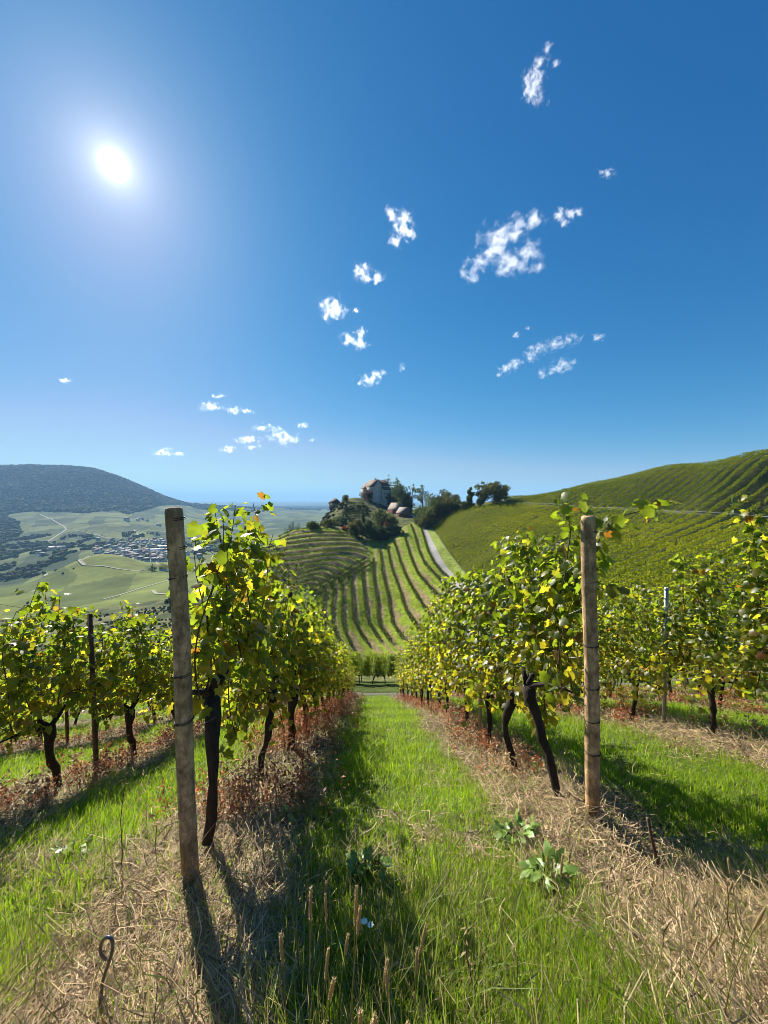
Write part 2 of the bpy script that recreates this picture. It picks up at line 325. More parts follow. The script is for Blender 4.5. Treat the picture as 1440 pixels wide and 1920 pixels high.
# the cross path below the vineyard: a bench cut into the slope, soft noise everywhere
ZZ += (fbm(XX * 1.3, YY * 1.3, 3) - 0.5) * 0.10 * sstep(0.6, 1.5, YY) * (1 - sstep(30, 60, YY))
ZZ += (fbm(XX * 0.09, YY * 0.09, 5) - 0.5) * 1.6 * sstep(70, 120, YY) * (1 - sstep(330, 600, YY))
ZZ += (fbm(XX * 0.006, YY * 0.006, 9) - 0.5) * 26 * sstep(600, 1100, YY) * (1 - sstep(5000, 9000, YY))
PX, PY = project(XX, YY, ZZ)
def ground(x, y):
    x = np.asarray(x, float); y = np.maximum(np.asarray(y, float), 0.26)
    a = np.clip(x / y, -3.99, 3.99); u = np.log(y)
    j = np.clip(np.searchsorted(A_COLS, a) - 1, 0, len(A_COLS) - 2); i = np.clip(np.searchsorted(U_ROWS, u) - 1, 0, len(U_ROWS) - 2)
    s = (a - A_COLS[j]) / (A_COLS[j + 1] - A_COLS[j]); t = (u - U_ROWS[i]) / (U_ROWS[i + 1] - U_ROWS[i])
    return (ZZ[i, j] * (1 - s) + ZZ[i, j + 1] * s) * (1 - t) + (ZZ[i + 1, j] * (1 - s) + ZZ[i + 1, j + 1] * s) * t
def hit(px, py, ymin=0.5, ymax=41000.0, h=0.0):
    """where the pixel's ray first meets the ground (raised by h) between ymin and ymax"""
    a, t = ray(px, py); a = float(a); t = float(t)
    ys = np.exp(np.linspace(math.log(ymin), math.log(ymax), 4000))
    d = ground(a * ys, ys) + h - t * ys
    k = np.argmax(d >= 0)
    if d[k] < 0: k = int(np.argmax(d / ys))
    y = ys[k]
    if k > 0 and d[k] > 0 > d[k - 1]: y = ys[k - 1] + (ys[k] - ys[k - 1]) * (-d[k - 1]) / (d[k] - d[k - 1])
    return np.array([a * y, y, float(ground(a * y, y))])

# terrace rows as they run over the hill (traced outlines, dropped onto the ground below)
def c1(pts): return [(560 + x / 3.273, 840 + y / 3.273) for x, y in pts]
def c2(pts): return [(480 + x / 4.5, 900 + y / 4.5) for x, y in pts]
ROWS_R = [c1(p) for p in [
    [(735, 455), (765, 540), (795, 640), (835, 720), (905, 800), (980, 870)],
    [(690, 480), (712, 540), (738, 640), (775, 720), (850, 800), (930, 880), (1000, 960)],
    [(640, 520), (655, 570), (685, 670), (725, 770), (800, 860), (880, 940), (960, 1020)],
    [(575, 560), (595, 610), (625, 710), (660, 800), (715, 900), (775, 1000), (860, 1090)],
    [(535, 600), (550, 640), (567, 740), (610, 850), (655, 1000), (725, 1110), (800, 1190)],
    [(495, 625), (505, 665), (515, 780), (545, 900), (572, 1080), (640, 1180), (720, 1260)],
    [(462, 690), (456, 750), (460, 830), (480, 950), (490, 1090), (560, 1190), (640, 1270)],
    [(395, 770), (392, 820), (402, 920), (415, 1060), (470, 1150), (560, 1260)],
    [(322, 830), (322, 880), (329, 960), (335, 1070), (390, 1160), (470, 1260)],
    [(272, 855), (270, 920), (266, 1000), (268, 1090), (300, 1180), (360, 1280)],
    [(220, 870), (212, 940), (202, 1020), (205, 1090), (235, 1170), (290, 1260)],
    [(165, 890), (155, 960), (150, 1040), (150, 1110), (180, 1190), (230, 1270)]]]
ROWS_L = [c2(p) for p in [
    [(190, 490), (330, 425), (540, 420), (700, 440), (800, 465)],
    [(110, 540), (300, 475), (540, 446), (740, 458), (850, 482)],
    [(20, 580), (220, 525), (500, 486), (760, 484), (900, 505)],
    [(0, 606), (200, 566), (450, 530), (740, 516), (925, 540)],
    [(20, 640), (280, 604), (560, 570), (800, 556), (945, 590)],
    [(60, 676), (340, 642), (620, 606), (840, 606), (955, 655)],
    [(100, 716), (380, 688), (600, 646), (770, 650), (890, 720)],
    [(130, 758), (390, 736), (570, 690), (710, 690), (835, 768)],
    [(150, 806), (370, 776), (550, 728), (660, 738), (765, 806)],
    [(200, 845), (380, 812), (530, 765), (615, 775), (700, 842)],
    [(240, 880), (390, 846), (500, 806), (570, 825), (630, 875)],
    [(270, 915), (390, 880), (470, 850), (530, 870), (570, 908)],
    [(290, 945), (380, 920), (440, 900), (480, 920), (510, 940)]]]
def dens(poly, k=10):
    p = np.array(poly, float); t = np.concatenate(([0], np.cumsum(np.linalg.norm(np.diff(p, axis=0), axis=1))))
    s = np.linspace(0, t[-1], k * (len(p) - 1) + 1)
    q = np.stack([np.interp(s, t, p[:, 0]), np.interp(s, t, p[:, 1])], 1)
    for _ in range(4): q[1:-1] = 0.25 * q[:-2] + 0.5 * q[1:-1] + 0.25 * q[2:]
    return q
ROWS_R = [dens(p) for p in ROWS_R]; ROWS_L = [dens(p) for p in ROWS_L]
GULLY = [(560, 1122), (578, 1111), (640, 1078), (692, 1048), (667, 1005), (655, 990)]
ZONE_R = [(578, 1113), (640, 1081), (694, 1048), (676, 1012), (740, 995), (783, 975), (800, 1006), (822, 1048), (862, 1110), (870, 1150), (760, 1240), (600, 1240), (560, 1180)]
ZONE_L = [(440, 1090), (470, 1030), (520, 1000), (560, 992), (600, 988), (650, 996), (672, 1012), (692, 1046), (640, 1077), (578, 1109), (520, 1140), (450, 1140)]
hillY = (YY > 90) & (YY < 262)
inR = hillY & inpoly(PX, PY, ZONE_R); inL = hillY & inpoly(PX, PY, ZONE_L)
def rowparam(rows, q, w, along):
    """continuous row index of points: rows are curves q = f(w)"""
    fx = np.stack([np.interp(w, r[np.argsort(r[:, along])][:, along], r[np.argsort(r[:, along])][:, 1 - along]) for r in rows], 0)
    order = 1 if fx[-1].mean() > fx[0].mean() else -1
    s = np.full(len(q), -1.0)
    for k in range(len(rows) - 1):
        lo, hi = fx[k], fx[k + 1]; f = (q - lo) / np.where(np.abs(hi - lo) < 1e-6, 1e-6, hi - lo)
        m = (f >= 0) & (f < 1); s[m] = k + f[m]
    return s
sR = np.full(XX.shape, -1.0); sL = np.full(XX.shape, -1.0)
sR[inR] = rowparam(ROWS_R, PX[inR], PY[inR], 1); sL[inL] = rowparam(ROWS_L, PY[inL], PX[inL], 0)
fR = np.where(sR >= 0, sR % 1, 0.5); fL = np.where(sL >= 0, sL % 1, 0.5)
ZZ += np.where(sR >= 0, 0.55 * (0.5 - np.abs(2 * fR - 1)), 0) + np.where(sL >= 0, -0.8 * (sstep(0.0, 0.35, fL) - fL), 0)

# ------------------------------------------------------------------ ground colours (what grows or lies there, plus shade painted on the left terrace banks)
def rowx(k, y): return ROW_X[k] - 0.04 * y
ROW_X = [-9.7, -7.5, -5.3, -3.1, -0.93, 1.55, 3.95, 6.35, 8.75, 11.15, 13.5, 15.9]
def rowdist(x, y):
    x = np.asarray(x); d = np.full(x.shape, 99.0)
    for k in range(len(ROW_X)): d = np.minimum(d, np.abs(x - rowx(k, y)))
    return d
def mixc(a, b, t): t = np.asarray(t)[..., None]; return np.asarray(a) * (1 - t) + np.asarray(b) * t
CC = np.zeros(XX.shape + (3,)) + (0.10, 0.12, 0.04)
near = YY < 30
straw_w = 1 - sstep(0.35, 0.75, rowdist(XX, YY) + (fbm(XX * 2, YY * 2, 11) - 0.5) * 0.5)
c = mixc(np.array((0.055, 0.075, 0.018)), np.array((0.10, 0.07, 0.04)), straw_w * (YY < 20.3))
PATH0, PATH1 = 20.8, 21.5
pathw = sstep(PATH0 - 0.3, PATH0 + 0.1, YY) * (1 - sstep(PATH1 - 0.1, PATH1 + 0.3, YY + (fbm(XX, YY, 8) - 0.5)))
c = mixc(c, np.array((0.11, 0.10, 0.085)), pathw)
CC[near] = c[near]
mid = (YY >= 30) & (YY < 300)
g = fbm(XX * 0.15, YY * 0.15, 21)
CC[mid] = mixc(np.array((0.06, 0.085, 0.025)), np.array((0.13, 0.13, 0.05)), sstep(0.3, 0.7, g))[mid]
green = np.array((0.15, 0.20, 0.015)); brown = np.array((0.20, 0.155, 0.075)); bank = np.array((0.045, 0.055, 0.02))  # green and brown are ground cover; bank is a painted shade tone
gn = (fbm(XX * 0.35, YY * 0.35, 31) - 0.5)
tR = sstep(0.42, 0.60, fR + gn * 0.7) * (1 - sstep(0.93, 1.0, fR)); tR = tR * (0.55 + 0.45 * sstep(960, 1130, PY + gn * 200))
CC[inR] = mixc(green * (0.85 + 0.6 * (gn + 0.5))[..., None], brown, tR)[inR]
tL = sstep(0.25, 0.45, fL + gn * 0.4) * (1 - sstep(0.75, 0.95, fL + gn * 0.3))
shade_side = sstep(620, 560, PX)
CC[inL] = mixc(mixc(green * 1.35, brown * 1.2, 1 - tL), bank, 0.3 * (1 - tL) * shade_side)[inL]  # shade of the banks painted into the colour, stronger towards the left
VERGE = [(788, 978), (806, 984), (845, 1040), (884, 1092), (852, 1092), (826, 1048), (806, 1010)]
verge = (YY > 90) & (YY < 280) & inpoly(PX, PY, VERGE); CC[verge] = (0.18, 0.225, 0.045)
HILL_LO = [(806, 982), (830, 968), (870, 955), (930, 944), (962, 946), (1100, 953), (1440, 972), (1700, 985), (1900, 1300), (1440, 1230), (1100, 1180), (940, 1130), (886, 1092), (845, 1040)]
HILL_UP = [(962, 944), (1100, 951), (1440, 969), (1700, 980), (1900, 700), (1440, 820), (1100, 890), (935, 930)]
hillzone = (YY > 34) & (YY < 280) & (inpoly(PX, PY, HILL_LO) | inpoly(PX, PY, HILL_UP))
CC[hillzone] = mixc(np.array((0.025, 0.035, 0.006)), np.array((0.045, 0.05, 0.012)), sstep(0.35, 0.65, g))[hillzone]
castle_zone = (YY > 200) & (YY < 420) & (PY < 1002) & (PX > 560) & (PX < 800) & ~inL & ~inR
CC[castle_zone] = mixc(np.array((0.045, 0.06, 0.018)), np.array((0.15, 0.145, 0.06)), sstep(0.4, 0.65, fbm(XX * 0.25, YY * 0.5, 41)))[castle_zone]
val = (YY >= 300) & ~castle_zone
# a patchwork of fields: each cell its own crop
def cells(x, y, s, seed):
    xr = x * 0.83 + y * 0.55 + 160 * (fbm(x / 400, y / 400, seed) - 0.5); yr = -x * 0.55 + y * 0.83
    return vnoise(np.floor(xr / s) * 7.3 + 0.5, np.floor(yr / (s * 2.2)) * 5.1 + 0.5, seed)
fc = sstep(0.3, 0.7, cells(XX, YY, 75.0, 4)); fp = cells(XX, YY, 420.0, 5)
c = mixc(np.array((0.028, 0.048, 0.018)), np.array((0.095, 0.115, 0.035)), fc)
c = np.where((YY > 4200)[..., None], mixc(np.array((0.022, 0.038, 0.02)), np.array((0.075, 0.095, 0.035)), sstep(0.45, 0.7, fp)), c)
CC[val] = c[val]
knoll = (YY > 300) & (YY < 800) & (PX < 470)
CC[knoll] = mixc(np.array((0.07, 0.092, 0.022)), np.array((0.12, 0.145, 0.035)), fc)[knoll]
scrub = (YY > 40) & (YY <= 360) & (PX < 480) & (PY > 1118)
CC[scrub] = mixc(np.array((0.045, 0.06, 0.022)), np.array((0.14, 0.14, 0.06)), sstep(0.35, 0.7, fbm(XX * 0.06, YY * 0.12, 51)))[scrub]
FOREST = [(-500, 850), (0, 860), (180, 870), (330, 928), (430, 948), (440, 958), (330, 946), (300, 948), (240, 965), (215, 956), (160, 962), (60, 958), (0, 966), (-500, 960)]
FOREST2 = [(-60, 955), (10, 965), (36, 985), (40, 1000), (15, 1018), (-60, 1020)]
forest = (YY > 1300) & (YY < 5000) & (inpoly(PX, PY, FOREST) | inpoly(PX, PY, FOREST2))
CC[forest] = (0.02, 0.035, 0.012)

# split the one sheet into the named pieces of the setting (they share their edges)
fi = (np.arange(len(Y_ROWS) - 1)[:, None] * len(A_COLS) + np.arange(len(A_COLS) - 1)[None, :])
quads = np.stack([fi, fi + 1, fi + 1 + len(A_COLS), fi + len(A_COLS)], -1)
yc = YY[:-1, :-1]; zone = np.zeros(yc.shape, int)
zone[(yc >= PATH0) & (yc < PATH1)] = 1
zone[yc >= PATH1] = 2
zone[(yc >= 30) & (AA[:-1, :-1] > 0.18)] = 3
zone[yc >= 300] = 4
zone[(yc >= 1450) & (yc < 5000) & (AA[:-1, :-1] < -0.3)] = 5
zone[yc >= 5000] = 6
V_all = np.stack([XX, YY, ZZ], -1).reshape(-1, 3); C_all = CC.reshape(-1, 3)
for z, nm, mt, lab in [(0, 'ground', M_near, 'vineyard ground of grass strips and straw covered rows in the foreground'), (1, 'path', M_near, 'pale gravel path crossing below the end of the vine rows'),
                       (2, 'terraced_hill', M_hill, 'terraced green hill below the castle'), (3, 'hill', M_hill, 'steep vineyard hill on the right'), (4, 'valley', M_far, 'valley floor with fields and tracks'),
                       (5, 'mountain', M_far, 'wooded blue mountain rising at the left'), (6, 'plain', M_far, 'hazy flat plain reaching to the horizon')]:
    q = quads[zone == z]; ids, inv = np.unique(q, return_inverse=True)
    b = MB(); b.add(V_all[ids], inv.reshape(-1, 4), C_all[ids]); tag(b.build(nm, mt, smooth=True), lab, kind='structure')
bx_ = []
gx, gy = np.meshgrid(np.linspace(-14, 14, 29), np.linspace(-12, 0.35, 20))
b = MB(); b.add(np.stack([gx, gy, -1.42 - 0.22 * gy + 0.05 * gx * 0.3], -1).reshape(-1, 3), np.stack([(np.arange(19)[:, None] * 29 + np.arange(28)[None]) + k for k in (0, 1, 30, 29)], -1).reshape(-1, 4), (0.09, 0.1, 0.04))
tag(b.build('ground', M_near), 'vineyard ground behind the viewpoint', kind='structure')

def ribbon(name, mat, poly, width, lab, ymin, ymax, lift, cat=None):
    q = dens(poly, 12); p = np.array([hit(x, y, ymin, ymax) for x, y in q])
    for _ in range(6): p[1:-1] = 0.25 * p[:-2] + 0.5 * p[1:-1] + 0.25 * p[2:]
    d = np.gradient(p[:, :2], axis=0); d /= np.linalg.norm(d, axis=1)[:, None] + 1e-9
    nrm2 = np.stack([-d[:, 1], d[:, 0]], 1); k = np.linspace(-0.5, 0.5, 5)
    v = []
    for s in k:
        xy = p[:, :2] + nrm2 * s * width; v.append(np.concatenate([xy, (ground(xy[:, 0], xy[:, 1]) + lift)[:, None]], 1))
    top = np.stack(v, 1); top[:, :, 2] = np.maximum(top[:, :, 2], top[:, :, 2].mean(1, keepdims=True))
    m = len(p); vv = top.reshape(-1, 3); i = np.arange(m - 1)[:, None] * 5; kk = np.arange(4)[None]
    f = np.stack([i + kk, i + kk + 1, i + 5 + kk + 1, i + 5 + kk], -1).reshape(-1, 4)
    b = MB(); b.add(vv, f, (0.4, 0.36, 0.3))
    sk = []
    for e in (0, 4):
        t = top[:, e]; lo = t.copy(); lo[:, 2] -= lift + 0.15
        b.add(np.concatenate([t, lo]), np.stack([np.arange(m - 1), np.arange(m - 1) + 1, np.arange(m - 1) + 1 + m, np.arange(m - 1) + m], -1), (0.3, 0.27, 0.2))
    return tag(b.build(name, mat), lab, kind='structure')
ROAD = [(766, 963), (778, 968), (788, 978), (798, 1000), (812, 1032), (828, 1062), (850, 1090), (876, 1130), (905, 1172)]
ribbon('road', M_road, ROAD, 3.4, 'narrow asphalt lane climbing to the castle', 95, 300, 0.12)
TR = lambda pts: [(x / 4.5, 960 + y / 4.5) for x, y in pts]
for pts, w, lab in [
    ([(640, 375), (690, 430), (715, 450)], 7, 'short pale track over the top of the vineyard knoll'),
    ([(690, 410), (740, 380), (800, 350)], 6, 'pale track running up to the knoll crest'),
    ([(720, 450), (870, 455), (1000, 480), (1150, 500), (1230, 488)], 4, 'pale track curving along the shoulder of the knoll'),
    ([(400, 475), (380, 545)], 8, 'pale grass track at the left of the knoll'),
    ([(860, 740), (1000, 705), (1200, 640), (1430, 575)], 5, 'long pale track along the foot of the knoll'),
    ([(1290, 660), (1310, 690), (1400, 695), (1440, 680)], 5, 'sandy bend of the track beside the small dark tree')]:
    ribbon('track', M_track, TR(pts), w * 0.7, lab, 300, 860, 0.35)
for pts, w, lab in [
    ([(340, 20), (470, 80), (570, 145), (480, 200), (400, 250)], 9, 'pale track zigzagging down the far slope'),
    ([(220, 100), (600, 95), (900, 95), (1100, 110), (1300, 135)], 8, 'level pale track across the far vineyard slope'),
    ([(420, 245), (620, 225), (760, 212)], 8, 'pale track along the lower edge of the far slope'),
    ([(1130, 150), (1190, 225)], 8, 'short pale track between far fields'), ([(560, 150), (700, 165), (930, 225)], 6, 'thin track slanting across the far slope')]:
    ribbon('track', M_track, TR(pts), w * 0.6, lab, 1000, 3500, 0.6)

# ------------------------------------------------------------------ vegetation templates
def half(pts): return pts + [(-x, y) for x, y in pts[::-1] if x > 1e-6]
OUT0 = half([(0, 0.06), (0.20, -0.10), (0.44, -0.02), (0.40, 0.20), (0.60, 0.42), (0.36, 0.52), (0.30, 0.74), (0.0, 1.0)])
OUT0 = [OUT0[0]] + OUT0[1:]
def leaf_template(out, fold=0.28, droop=0.25):
    p = np.array(out + [(0.0, 0.36)], float); z = -fold * np.abs(p[:, 0]) - droop * (p[:, 1] - 0.3) ** 2
    v = np.stack([p[:, 0], p[:, 1], z], 1); m = len(out)
    f = np.stack([np.full(m, m), np.arange(m), (np.arange(m) + 1) % m], 1)
    return v, [f]
LEAF0 = leaf_template(OUT0)
LEAF1 = (np.array([(0, 0, 0), (0.5, 0.12, -0.13), (0.42, 0.6, -0.15), (0, 1, -0.1), (-0.42, 0.6, -0.15), (-0.5, 0.12, -0.13), (0, 0.4, 0.02)], float),
         [np.array([(6, 0, 1), (6, 1, 2), (6, 2, 3), (6, 3, 4), (6, 4, 5), (6, 5, 0)])])
CLUMP = (np.array([(0, 0, 0), (0.5, 0.5, -0.12), (0, 1, 0), (-0.5, 0.5, -0.12)], float), [np.array([(0, 1, 2, 3)])])

def leaf_colors(m, r, yellow=0.25, autumn=0.03, n=1):
    base = np.array((0.35, 0.47, 0.022)) + r.uniform(-1, 1, (m, 1)) * np.array((0.07, 0.07, 0.01))
    y = r.uniform(0, 1, m) < yellow
    base[y] = np.array((0.70, 0.68, 0.035)) + r.uniform(-1, 1, (y.sum(), 1)) * np.array((0.10, 0.08, 0.01))
    q = r.uniform(0, 1, m) < autumn
    base[q] = np.array((0.50, 0.26, 0.03)) + r.uniform(-1, 1, (q.sum(), 1)) * np.array((0.1, 0.1, 0.01))
    base *= r.uniform(0.75, 1.15, (m, 1))
    return np.repeat(base, n, 0)

def make_shoots(r, n_sh, top, spread, z0=0.78, thick=0.16, hang=1, yoff=0.0):
    shoots = []
    for k in range(n_sh):
        y0 = (k + 0.5) / n_sh * spread - spread / 2 + yoff + r.normal(0, 0.03)
        h = top * r.uniform(0.86, 1.08)
        s = np.linspace(0, 1, 9)
        dx = r.normal(0, thick * 0.6); dy = r.normal(0, 0.16)
        x = r.normal(0, 0.03) + dx * s + 0.05 * np.sin(s * 5 + r.uniform(0, 6)); y = y0 + dy * s + 0.04 * np.sin(s * 4 + r.uniform(0, 6))
        z = z0 + (h - z0) * s
        if r.uniform() < 0.35:                              # tip arching over
            e = np.clip(s - 0.72, 0, 1); z -= e ** 2 * 3.0; x += np.sign(dx) * e * 0.9
        shoots.append(np.stack([x, y, z], 1))
    for k in range(int(n_sh * 0.45 * hang)):                       # short hanging laterals near the head
        y0 = r.uniform(-spread / 2, spread / 2); s = np.linspace(0, 1, 6)
        sd = r.choice([-1, 1]); x = sd * (0.05 + 0.22 * s); z = 0.95 + 0.18 * s - 0.42 * s * s * r.uniform(0.6, 1.3)
        shoots.append(np.stack([x, y0 + r.normal(0, 0.08) * s, z], 1))
    return shoots
def shoot_leaves(mb, shoots, r, lod, step=0.05, size=(0.045, 0.092), yellow=0.25, autumn=0.03, lateral=1.0, turned=1.0):
    pos = []; out = []
    for sh in shoots:
        L = np.concatenate(([0], np.cumsum(np.linalg.norm(np.diff(sh, axis=0), axis=1))))
        t = np.arange(0.03, L[-1], step); t = t + r.normal(0, 0.015, len(t))
        p = np.stack([np.interp(t, L, sh[:, i]) for i in range(3)], 1)
        reps = 1 + np.floor(lateral + r.uniform(0, 1, len(t))).astype(int)
        p = np.repeat(p, reps, 0); m = len(p)
        th = r.uniform(0, 2 * np.pi, m); o = np.stack([np.cos(th), np.sin(th), r.normal(0, 0.35, m)], 1)
        pos.append(p + o * r.uniform(0.02, 0.16, (m, 1))); out.append(o)
    pos = np.concatenate(pos); out = np.concatenate(out); m = len(pos)
    N = unit(out * r.uniform(0.3, 1.1, (m, 1)) + np.array((0, 0, 0.55)) + r.normal(0, 0.45, (m, 3)))
    D = unit(out * 0.5 + np.array((0, 0, -0.9)) + r.normal(0, 0.4, (m, 3)))
    X, Y, Z = frames(N, D); sc = r.uniform(size[0], size[1], m) * r.choice([1, 1, 1, 0.65], m)
    tv, tf = (LEAF0, LEAF1, CLUMP)[lod]
    hz = (pos[:, 2] - 0.75) / 1.2
    v, f = stamp(tv, tf, pos, X, Y, Z, sc)
    cols = leaf_colors(m, r, yellow, autumn)
    low = r.uniform(0, 1, m) < turned * np.clip(0.55 - hz * 0.7, 0, 0.5)          # the older leaves low on the shoots have turned
    cols[low] = np.array((0.74, 0.64, 0.035)) * r.uniform(0.7, 1.1, (low.sum(), 1))
    mb.add(v, f, np.repeat(cols, len(tv), 0))
def make_vine_meshes(seed, lod, top=1.82, n_sh=11, spread=1.25, lean=None, yellow=0.25, head=0.74, extra=None, step=0.042, lateral=1.6, thick=0.16, hang=1, yoff=0.0, green=False):
    r = np.random.default_rng(seed)
    lx, ly = (r.normal(0, 0.06), r.normal(0, 0.14)) if lean is None else lean
    s = np.linspace(0, 1, 10)
    bend = np.sin(s * math.pi * r.uniform(0.8, 1.7) + r.uniform(0, 2)); bend -= bend[0] + (bend[-1] - bend[0]) * s
    pts = np.stack([lx * s + 0.05 * bend * r.choice([-1, 1]) + r.normal(0, 0.006, 10), ly * s + 0.07 * bend + r.normal(0, 0.008, 10), -0.12 + (head + 0.12) * s], 1)
    rad = 0.030 + 0.010 * np.abs(s - 0.4) + 0.018 * sstep(0.75, 1, s) + r.normal(0, 0.003, 10)
    t = MB(); t.add(*tube(pts, rad, 9 if lod < 2 else 5, True, 0.14, r))
    hd = pts[-1]
    for sg in (-1, 1):                                       # two bent arms and pruning stubs at the head
        q = np.linspace(0, 1, 6)
        arm = np.stack([hd[0] * (1 - q), hd[1] + sg * q * spread * 0.42, hd[2] + 0.10 * np.sin(q * math.pi * 0.6) + 0.05 * q], 1)
        t.add(*tube(arm, 0.022 * (1 - 0.72 * q), 7 if lod < 2 else 4, True, 0.1, r))
        t.add(*tube([hd, hd + [r.normal(0, .05), sg * .06, .12]], [0.03, 0.015], 6, True, 0.2, r))
    shoots = make_shoots(r, n_sh, top, spread, hd[2] + 0.06, thick, hang, yoff)
    if extra: shoots += [np.array(e, float) for e in extra]
    c = MB()
    for sh in shoots: c.add(*tube(sh, np.linspace(0.0055, 0.0022, len(sh)), 4 if lod else 5, False))
    f = MB(); shoot_leaves(f, shoots, r, lod, step=step, yellow=yellow, lateral=lateral, turned=0.0 if green else 1.0, autumn=0.0 if green else 0.03)
    return t.mesh('trunk', M_bark, True), c.mesh('shoots', M_shoot), f.mesh('foliage', M_leaf)
LOD0 = [make_vine_meshes(100 + k, 0, lateral=2.4) for k in range(6)]
LOD1 = [make_vine_meshes(200 + k, 1, top=1.77, yellow=0.34, lateral=2.0) for k in range(6)]
LOD2 = [make_vine_meshes(300 + k, 2, top=1.73, yellow=0.36, lateral=2.2, step=0.055) for k in range(5)]
TALL = [[make_vine_meshes(600 + k, 0, top=2.34, lateral=2.0) for k in range(5)], [make_vine_meshes(620 + k, 1, top=2.28, yellow=0.34, lateral=1.7) for k in range(5)], [make_vine_meshes(640 + k, 2, top=2.1, yellow=0.36, lateral=2.0, step=0.06) for k in range(4)]]
LODX = [make_vine_meshes(400 + k, 1, top=1.95, n_sh=14, yellow=0.03, lateral=2.2, thick=0.22, head=0.5, green=True) for k in range(4)]
def place_vine(meshes, x, y, rz, label, group, sc=1.0, tall=1.0):
    o = empty('grapevine', (x, y, float(ground(x, y)) - 0.01), rz, (sc, sc, sc * tall))
    tag(o, label, 'grapevine', group)
    for nm, me in zip(('trunk', 'shoots', 'foliage'), meshes):
        link(nm, me, o)
    return o
ROW_TXT = {2: 'third row left of the grass strip', 3: 'second row left of the grass strip', 4: 'row behind the left wooden post', 5: 'row behind the right wooden post',
           6: 'second row right of the grass strip', 7: 'third row right of the grass strip', 8: 'fourth row right of the grass strip', 9: 'fifth row right of the grass strip', 1: 'fourth row left of the grass strip', 10: 'sixth row right of the grass strip'}
START = {1: 7.3, 2: 5.0, 3: 2.75, 4: 2.2, 5: 2.9, 6: 3.35, 7: 5.7, 8: 8.0, 9: 10.3, 10: 12.5}
GAP = 1.12
vr = np.random.default_rng(55)
for k in sorted(START):
    y = START[k]; nth = 0
    while y < 19.0:
        x = float(rowx(k, y)) + vr.normal(0, 0.03)
        word = ORD[nth] if nth < len(ORD) else 'last'
        adj = 'leafy' if y < 6 else 'yellow green'
        lab = f'{adj} grapevine, {word} from the front, {ROW_TXT[k]}'
        d = math.hypot(x, y); rz = (0.04 + (math.pi if vr.uniform() < 0.5 else 0)); mesh = None
        if k == 4 and nth == 0:
            mesh = make_vine_meshes(901, 0, top=1.86, n_sh=9, spread=0.9, lean=(0.0, 0.12), head=0.80, lateral=2.4, hang=0, yoff=0.36); rz = 0.0; x = -1.06
            lab = 'grapevine with crooked black trunk right behind the left wooden post'
        if k == 5 and nth == 0:
            ex = [[(-0.05, 0.2, 1.2), (0.0, 0.05, 1.6), (-0.03, -0.1, 1.95), (-0.10, -0.2, 2.16), (-0.16, -0.24, 2.24)],
                  [(0.05, 0.0, 1.3), (0.08, -0.15, 1.7), (0.10, -0.28, 1.98), (0.20, -0.34, 2.08), (0.32, -0.38, 2.12), (0.40, -0.38, 2.2)]]
            mesh = make_vine_meshes(903, 0, top=2.05, n_sh=8, spread=1.0, lean=(-0.18, 0.30), head=0.70, extra=ex, lateral=2.0, hang=0, yoff=0.34); rz = 0.0
            lab = 'grapevine on a leaning trunk beside the right wooden post'
        if mesh is None:
            pool = (LOD0 if d < 6.0 else LOD1 if d < 12 else LOD2) if k < 5 else TALL[0 if d < 6.5 else 1 if d < 12 else 2]
            mesh = pool[int(vr.integers(len(pool)))]
        place_vine(mesh, x, y, rz, lab, 'grapevines trained in rows on wires', float(vr.uniform(0.95, 1.05)), float(vr.uniform(0.94, 1.07)) * (1.0 if k in (4, 5) else 0.97))
        nth += 1; y += GAP + vr.normal(0, 0.05)
for row_y, txt in ((26.4, 'front'), (28.8, 'rear')):
    for i, x in enumerate(np.arange(-8, 9, 0.9)):
        place_vine(LODX[int(vr.integers(4))], x, row_y + 0.05 * x, math.pi / 2, f'dark green grapevine, {ORD[min(i, 19)]} from the left, {txt} row beyond the gravel path', 'grapevines in the cross rows beyond the path', 1.05, 1.05)

# ------------------------------------------------------------------ posts, stakes, wires
def wood_post(label, base, top, r0, rings, seed):
    r = np.random.default_rng(seed); base = np.array(base); top = np.array(top)
    o = empty('wooden_post', base); tag(o, label, 'post')
    d = top - base; s = np.concatenate([np.linspace(-0.12, 0.985, 40), [0.996, 1.0]])
    pts = s[:, None] * d[None]; pts[:, 0] += 0.006 * np.sin(s * 7 + seed); pts[:, 1] += 0.005 * np.sin(s * 5)
    rad = r0 * (1.02 - 0.04 * s + 0.02 * np.sin(s * 11 + seed)); rad[-2:] = (r0 * 0.95, r0 * 0.72)
    b = MB(); v, f = tube(pts, rad, 20, True, 0.0)
    th = np.arctan2(v[:, 1], v[:, 0]); v = v + 0.004 * (fbm(np.arange(len(v)) % 20 * 0.9, v[:, 2] * 4, seed)[:, None] - 0.5) * np.stack([np.cos(th), np.sin(th), 0 * th], 1)
    b.add(v, f); b.build('shaft', M_post, o, True)
    for q in rings:
        t = MB(); th = np.linspace(0, 2 * np.pi, 25); c = d * q
        for k in range(2):
            ring = np.stack([c[0] + (r0 * 1.06) * np.cos(th), c[1] + (r0 * 1.06) * np.sin(th), c[2] + 0.004 * k + 0.006 * np.sin(th + k)], 1)
            t.add(*tube(ring, 0.0022, 6, False))
        t.build('wire_tie', M_darkwire, o)
    return o
def at(px, py, Y):
    a, t = ray(px, py); return np.array([float(a) * Y, Y, float(t) * Y])
lb = at(358, 1668, 1.93); lt = at(328, 951, 1.90); rb = at(1113, 1530, 2.62); rt = at(1103, 967, 2.58)
lb[2] = float(ground(lb[0], lb[1])); rb[2] = float(ground(rb[0], rb[1]))
